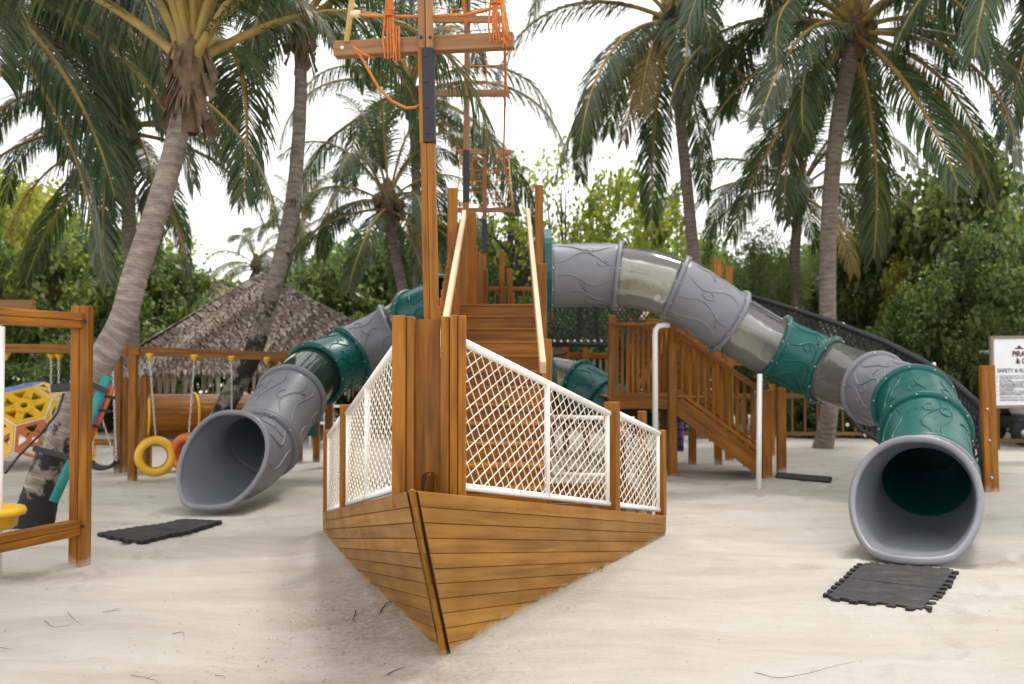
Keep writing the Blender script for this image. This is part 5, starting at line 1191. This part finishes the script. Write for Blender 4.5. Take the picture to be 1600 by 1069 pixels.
bm1(P(80, 607, 9.2), P(118, 604, 9.2), .03, .08).build('wrap_sheet', M['black'], pd); MB().tube([P(100, 615, 9.15), P(90, 645, 9.1), P(62, 680, 9.0), P(30, 712, 8.9), P(8, 740, 8.8)], .012, 6).build('cord', M['black'], pd)

# ------------------------------------------------------------------ broadleaf trees
def leaf_cloud(name, seed, nclus, nper, rad, size, mat, clus_r=.30, flat=.8, shape='ball', droopy=0):
    r_ = np.random.default_rng(seed); d = r_.normal(size=(nclus, 3)); d /= np.linalg.norm(d, axis=1, keepdims=True); rr = r_.uniform(.25, 1, nclus)**.45
    c = d*rr[:, None]; c[:, 2] = c[:, 2]*.5+.5; c = c*np.array([rad, rad, rad*1.5]); 
    if shape == 'cone': k = 1-c[:, 2:3]/(rad*1.6)*.7; c[:, :2] *= k
    cr_ = r_.uniform(.6, 1.35, nclus)*clus_r*rad; n = nclus*nper; ci = np.repeat(np.arange(nclus), nper); o = r_.normal(size=(n, 3)); o /= np.linalg.norm(o, axis=1, keepdims=True)
    o *= (r_.random((n, 1))**.42); p = c[ci]+o*cr_[ci][:, None]*np.array([1, 1, flat]); keep = r_.random(n) < (.5+.5*(o[:, 2] > -.2)); p = p[keep]; o = o[keep]; n = len(p)
    nr = o*.6+r_.normal(size=(n, 3))*.55+np.array([0, 0, .5]); nr /= np.linalg.norm(nr, axis=1, keepdims=True); a = np.cross(nr, r_.normal(size=(n, 3))); a /= np.linalg.norm(a, axis=1, keepdims=True)
    if droopy: a[:, 2] -= droopy; a /= np.linalg.norm(a, axis=1, keepdims=True)
    b = np.cross(nr, a); s_ = size*r_.uniform(.6, 1.3, (n, 1)); w_ = .42 if not droopy else .12
    q = np.stack([p-a*s_*.6, p+b*s_*w_, p+a*s_*.7-nr*s_*.15, p-b*s_*w_], 1).reshape(-1, 3)
    return np_mesh(name, q, np.arange(n*4).reshape(-1, 4), [M[mat]]), c, cr_
CL = {}
for nm, a in {'A': (1, 80, 150, 1.0, .06, 'leafA', .24), 'A2': (2, 90, 150, 1.0, .072, 'leafA', .26), 'B': (3, 60, 110, 1.0, .062, 'leafB', .24), 'B2': (4, 70, 90, 1.0, .05, 'leafB', .22), 'C': (5, 100, 170, 1.0, .05, 'leafC', .25), 'C2': (6, 100, 190, 1.0, .05, 'leafC', .30)}.items(): CL[nm] = leaf_cloud('foliage', *a)
CL['D'] = leaf_cloud('foliage', 7, 110, 230, 1.0, .055, 'leafD', .26, .9, droopy=.5)
CL['S'] = leaf_cloud('foliage', 8, 55, 28, 1.0, .05, 'leafB', .26)
def tree(label, px, Y, py_top, wpx, kind, zbase=None, grp='broadleaf trees behind the playground', name='broadleaf_tree', zlow=None, limb=1.0, tw=.12):
    x = P(px, 575, Y).x; ztop = P(px, py_top, Y).z; rw = wpx/2*Y/1555; zl = zlow if zlow is not None else .35; hgt = ztop-zl
    root = thing(name, label, 'tree' if name != 'shrub' else 'shrub', (x, Y, 0), grp); me, c, cr_ = CL[kind]
    fo = bpy.data.objects.new('foliage', me); C.objects.link(fo); fo.parent = root; fo.location = (0, 0, zl+hgt*.04); rz = random.uniform(0, 6.28); fo.rotation_euler = (0, 0, rz); sxy = rw/1.12; sz = hgt/1.72; fo.scale = (sxy, sxy, sz); fo['kind'] = 'stuff'
    if name != 'shrub':
        mb = MB(); hub = V((x, Y, zl+hgt*.30)); lean = random.uniform(-.3, .3); mb.tube([(x+lean, Y, -.1), (x+lean*.5, Y, hub.z*.5), hub], [tw*1.3, tw, tw*.75], 10)
        m4 = Matrix.Rotation(rz, 4, 'Z'); ids = random.sample(range(len(c)), min(16, len(c)))
        for i in ids:
            q = m4 @ V((c[i][0]*sxy, c[i][1]*sxy, c[i][2]*sz)); e = V((x, Y, zl+hgt*.04))+q; st_ = V((x, Y, 0))+V((lean*.3, 0, random.uniform(.55, 1.0)*hub.z)); m_ = st_.lerp(e, .5)+V((random.uniform(-.2, .2), random.uniform(-.2, .2), random.uniform(-.1, .3)))*limb
            m2 = st_.lerp(e, .75)+V((random.uniform(-.15, .15), 0, random.uniform(-.1, .2)))*limb; mb.tube([st_, m_, m2, e], [tw*.45, tw*.28, tw*.17, tw*.06], 6)
            for _ in range(2): e2 = m2+V((random.uniform(-.5, .5), random.uniform(-.5, .5), random.uniform(0, .6)))*rw*.35; mb.tube([m_, (m_+e2)/2+V((0, 0, .1)), e2], [tw*.18, tw*.1, tw*.03], 5)
        mb.build('trunk', M['bark'], root)
    return root
TR = [
 ('dark leafy tree filling the left edge behind the climbing ball', 10, 27, 265, 330, 'B', .1), ('yellowish leafy tree at far left, above the near frame', 60, 31, 235, 300, 'B2', 1.5),
 ('dark green tree between the near frame and the leaning palm', 125, 26, 330, 260, 'A', 0), ('light green tree right of the leaning palm trunk', 215, 30, 325, 230, 'A2', .3), ('pale feathery tree left of the hut roof', 265, 29, 385, 190, 'A', .3), ('airy yellow-green tree reaching toward the hut peak', 300, 33, 355, 170, 'S', 3.0),
 ('bright green bush tree right of the blackened palm trunk', 500, 29, 385, 200, 'A2', .3), ('green tree behind the left slide', 570, 31, 350, 190, 'A2', .4), ('dark tree left of the foremast', 630, 33, 320, 200, 'C', .2),
 ('green tree between the masts behind the stairs', 760, 30, 305, 210, 'A', .6), ('bare-branched tree with sparse leaves above the stairs', 800, 27, 215, 260, 'S', 3.2), ('sparse twiggy tree left of the yellow-green one', 880, 29, 185, 230, 'S', 2.5),
 ('yellow-green leafy tree over the clear slide bend', 965, 28, 245, 230, 'B', .8), ('sparse yellow tree behind the tall palm trunk', 1050, 31, 260, 200, 'B2', .6), ('feathery grey-green tree left of the brown palm trunk', 1160, 27, 330, 200, 'D', .8),
 ('feathery tree between the two right palm trunks', 1240, 30, 390, 150, 'D', .5), ('dense green tree right of the large palm trunk', 1370, 27, 330, 230, 'A2', .2), ('feathery olive tree behind the teal slide bend', 1330, 29, 285, 150, 'D', 2.0),
 ('tall broad-leaved tree at the right behind the slide', 1460, 26, 235, 270, 'A2', .4), ('tallest broad-leaved tree at the right edge of the photo', 1580, 24, 165, 300, 'A', .6), ('dark tree above the notice board', 1540, 21.5, 330, 250, 'C', .1),
 ('yellow-green leafy patch tree above the teal slide bend', 1420, 24.5, 395, 110, 'B', 1.2), ('dark tree standing outside the left edge', -160, 24, 200, 330, 'C2', .2), ('dark tree standing outside the right edge', 1760, 24, 200, 330, 'C', .2)]
for (lb, px, Y, pt2, wpx, kd, zl) in TR: tree(lb, px, Y, pt2, wpx, kd, zlow=zl)
SH = [('low dark shrub under the swings at the far left', 30, 24, 560, 200, 'C'), ('dark shrub behind the swing beam', 130, 23.5, 520, 180, 'C2'), ('dark shrub left of the hut posts', 215, 27, 540, 140, 'C'),
 ('shrub behind the left slide bend', 560, 27, 470, 150, 'A'), ('dark shrub behind the staircase', 760, 26, 400, 170, 'C'), ('shrub behind the black net wall', 900, 25, 440, 190, 'C2'), ('dark shrub behind the tower platform', 1010, 25, 440, 190, 'C'), ('shrub behind the tower stairs', 1110, 24, 480, 170, 'C2'),
 ('hedge shrub left of the large palm trunk behind the fence', 1215, 23, 520, 150, 'A'), ('dark hedge shrub right of the large palm trunk', 1340, 23, 500, 190, 'C'), ('dark hedge shrub behind the slide bend', 1450, 22.5, 430, 180, 'C2'), ('dark shrub behind the net post', 1545, 21, 470, 170, 'C'), ('low leafy plant behind the fence beside the palm foot', 1255, 21.8, 600, 90, 'A2'), ('low leafy plant behind the fence right of the palm foot', 1345, 21.8, 605, 90, 'A2')]
for (lb, px, Y, pt2, wpx, kd) in SH: tree(lb, px, Y, pt2, wpx, kd, grp='shrubs round the playground', name='shrub', zlow=-.25)
# far woodland as one mass
def woodland():
    sk = [(-600, 250), (0, 330), (120, 340), (250, 400), (330, 440), (440, 450), (480, 420), (600, 380), (700, 370), (800, 390), (900, 380), (1050, 390), (1200, 400), (1320, 360), (1450, 330), (1600, 300), (2300, 280)]
    r_ = np.random.default_rng(77); n = 170000; px = r_.uniform(-600, 2200, n); Y = r_.uniform(35, 44, n); top = np.interp(px, [a for a, _ in sk], [b for _, b in sk])
    x = (px-800)/1555*Y; zt = 1.5+(575-top)/1555*Y; zt = zt*(.82+.30*(vnoise(x+100, Y, 1.9, 9)+.5)+.14*vnoise(x+50, Y*3, .7, 10)); z = zt*r_.random(n)**.6
    # clumping
    k = vnoise(x+200, z+Y*1.3+50, .9, 11)+vnoise(x+200, z*1.4+Y+50, .4, 12)*.5; keep = k > -.08; p = np.stack([x, Y, z], -1)[keep]; n = len(p)
    nr = r_.normal(size=(n, 3))+np.array([0, -.5, .7]); nr /= np.linalg.norm(nr, axis=1, keepdims=True); a = np.cross(nr, r_.normal(size=(n, 3))); a /= np.linalg.norm(a, axis=1, keepdims=True); b = np.cross(nr, a); s_ = r_.uniform(.10, .24, (n, 1))
    q = np.stack([p-a*s_, p+b*s_*.5, p+a*s_, p-b*s_*.5], 1).reshape(-1, 3); o = bpy.data.objects.new('woodland', np_mesh('woodland', q, np.arange(n*4).reshape(-1, 4), [M['leafC']])); C.objects.link(o)
    tag(o, 'dense green woodland closing the view behind all the trees', 'woodland', kind='stuff')
woodland()

bpy.context.view_layer.update(); dg = bpy.context.evaluated_depsgraph_get()
for o in TXT:
    me = bpy.data.meshes.new_from_object(o.evaluated_get(dg)); me.name = 'lettering'; m = bpy.data.objects.new('lettering', me); C.objects.link(m); m.parent = o.parent; m.location = o.location; m.rotation_euler = o.rotation_euler; m.scale = o.scale
for o in TXT: bpy.data.objects.remove(o)
for i, o in enumerate([o for o in bpy.data.objects if o.name.startswith('lettering')]): o.name = 'lettering' if i == 0 else 'lettering.%03d' % i
